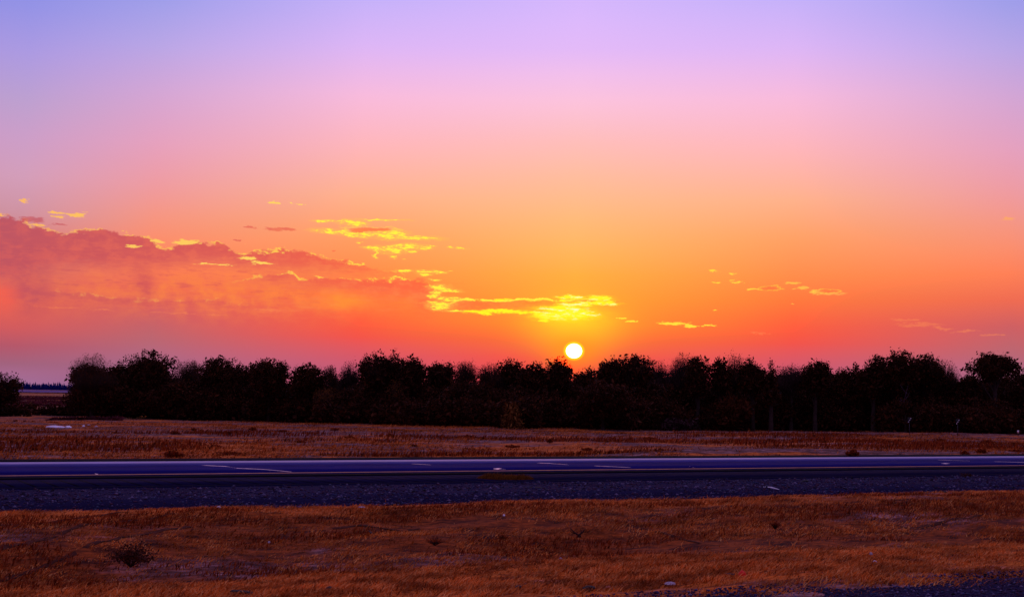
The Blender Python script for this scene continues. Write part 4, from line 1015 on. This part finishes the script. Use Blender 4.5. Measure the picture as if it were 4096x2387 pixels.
# olive weed mound on the shoulder
q = hit(2020, 1926); z = q[1]; n = 5200
a = rng.uniform(0, 6.28, n); rr = np.sqrt(rng.uniform(0, 1, n)); sx_ = rr * np.cos(a) * 118 / FPX * z; sy_ = rr * np.sin(a) * 0.9
X = q[0] + sx_; Y = q[1] + 0.5 + sy_; s_, p_ = to_sp(X, Y)
prof = np.sqrt(np.clip(1 - rr ** 2, 0, 1)) * (0.35 + 1.1 * fbm(s_ * 1.6, p_ * 2.5, 141, 4))
mound = blades('weed_mound', s_, p_, (0.02 + 0.24 * prof) * rng.uniform(.7, 1.1, n), rng.uniform(.015, .03, n), M_GRASSY, 0.35, z0=np.full(n, 0.0))
del mound['kind']; tag(mound, 'low oval mound of olive brown weeds on the near road shoulder', 'weed mound')

# forked dead twig
q = hit(2316, 2178); q[2] += 0.06; root = empty('forked_twig', tuple(q), 'dead forked twig standing y-shaped in the grass right of centre', 'twig')
u = q[1] / FPX
for nm, pts, rad in (('stem', [(0, 0, -.02), (2 * u, 0, 16 * u), (-2 * u, 0, 30 * u)], [11 * u, 10 * u, 7 * u]), ('branch', [(-2 * u, 0, 28 * u), (-18 * u, 0, 38 * u), (-36 * u, 0.02, 55 * u)], [4 * u, 3 * u, 1.2 * u]),
                     ('branch', [(-1 * u, 0, 28 * u), (14 * u, 0, 40 * u), (25 * u, .03, 52 * u)], [4 * u, 3 * u, 1.2 * u]), ('branch', [(-16 * u, 0, 36 * u), (-24 * u, 0, 36 * u), (-34 * u, .02, 44 * u)], [2.5 * u, 2 * u, 1 * u]), ('branch', [(6 * u, 0, 34 * u), (8 * u, 0, 46 * u), (4 * u, 0, 54 * u)], [2.5 * u, 1.6 * u, .8 * u])):
    v, f = tube(pts, rad, 5); mesh_obj(nm, v, f, M_TWIG, root, smooth=True)

# roadside markers at the foot of the trees
def box(x0, x1, y0, y1, z0, z1):
    V = [(x, y, z) for z in (z0, z1) for x, y in ((x0, y0), (x1, y0), (x1, y1), (x0, y1))]
    return V, [(0, 3, 2, 1), (4, 5, 6, 7), (0, 1, 5, 4), (1, 2, 6, 5), (2, 3, 7, 6), (3, 0, 4, 7)]
def marker(px, ytop, ybase, label):
    q = hit(px, ybase); u = q[1] / FPX
    root = empty('object_marker', tuple(q), label, 'road marker', 'striped markers at the foot of the trees')
    hz = (ybase - ytop) * u
    v, f = box(-.03, .03, -.02, .02, -.2, hz); mesh_obj('post', v, f, M_STEEL, root)
    v, f = box(-.17, .17, -.05, -.022, hz - .52, hz); mesh_obj('panel', v, f, M_SIGNDARK, root)
    for k in range(3):
        c = hz - .42 + .155 * k; xo = -.10 + .10 * k
        V = [(xo - .05, -.053, c - .05), (xo + .04, -.053, c - .015), (xo + .05, -.053, c + .06), (xo - .04, -.053, c + .025)]
        V = V + [(a, -.0505, b_) for a, _, b_ in V]
        mesh_obj('stripe', V, [(0, 1, 2, 3), (4, 7, 6, 5), (0, 4, 5, 1), (1, 5, 6, 2), (2, 6, 7, 3), (3, 7, 4, 0)], M_REFL, root)
marker(3638, 1669, 1743, 'left one of the two striped markers in front of the biggest tree')
marker(3831, 1676, 1746, 'right one of the two striped markers, nearer the right edge tree')
q = hit(4072, 1744); root = empty('marker_post', tuple(q), 'short white-topped post on the grass edge near the right frame edge', 'post')
v, f = box(-.03, .03, -.03, .03, -.1, .52); mesh_obj('post', v, f, M_STEEL, root)
v, f = box(-.08, .08, -.045, -.032, .30, .54); mesh_obj('reflector', v, f, M_REFL, root)

S.render.engine = 'CYCLES'
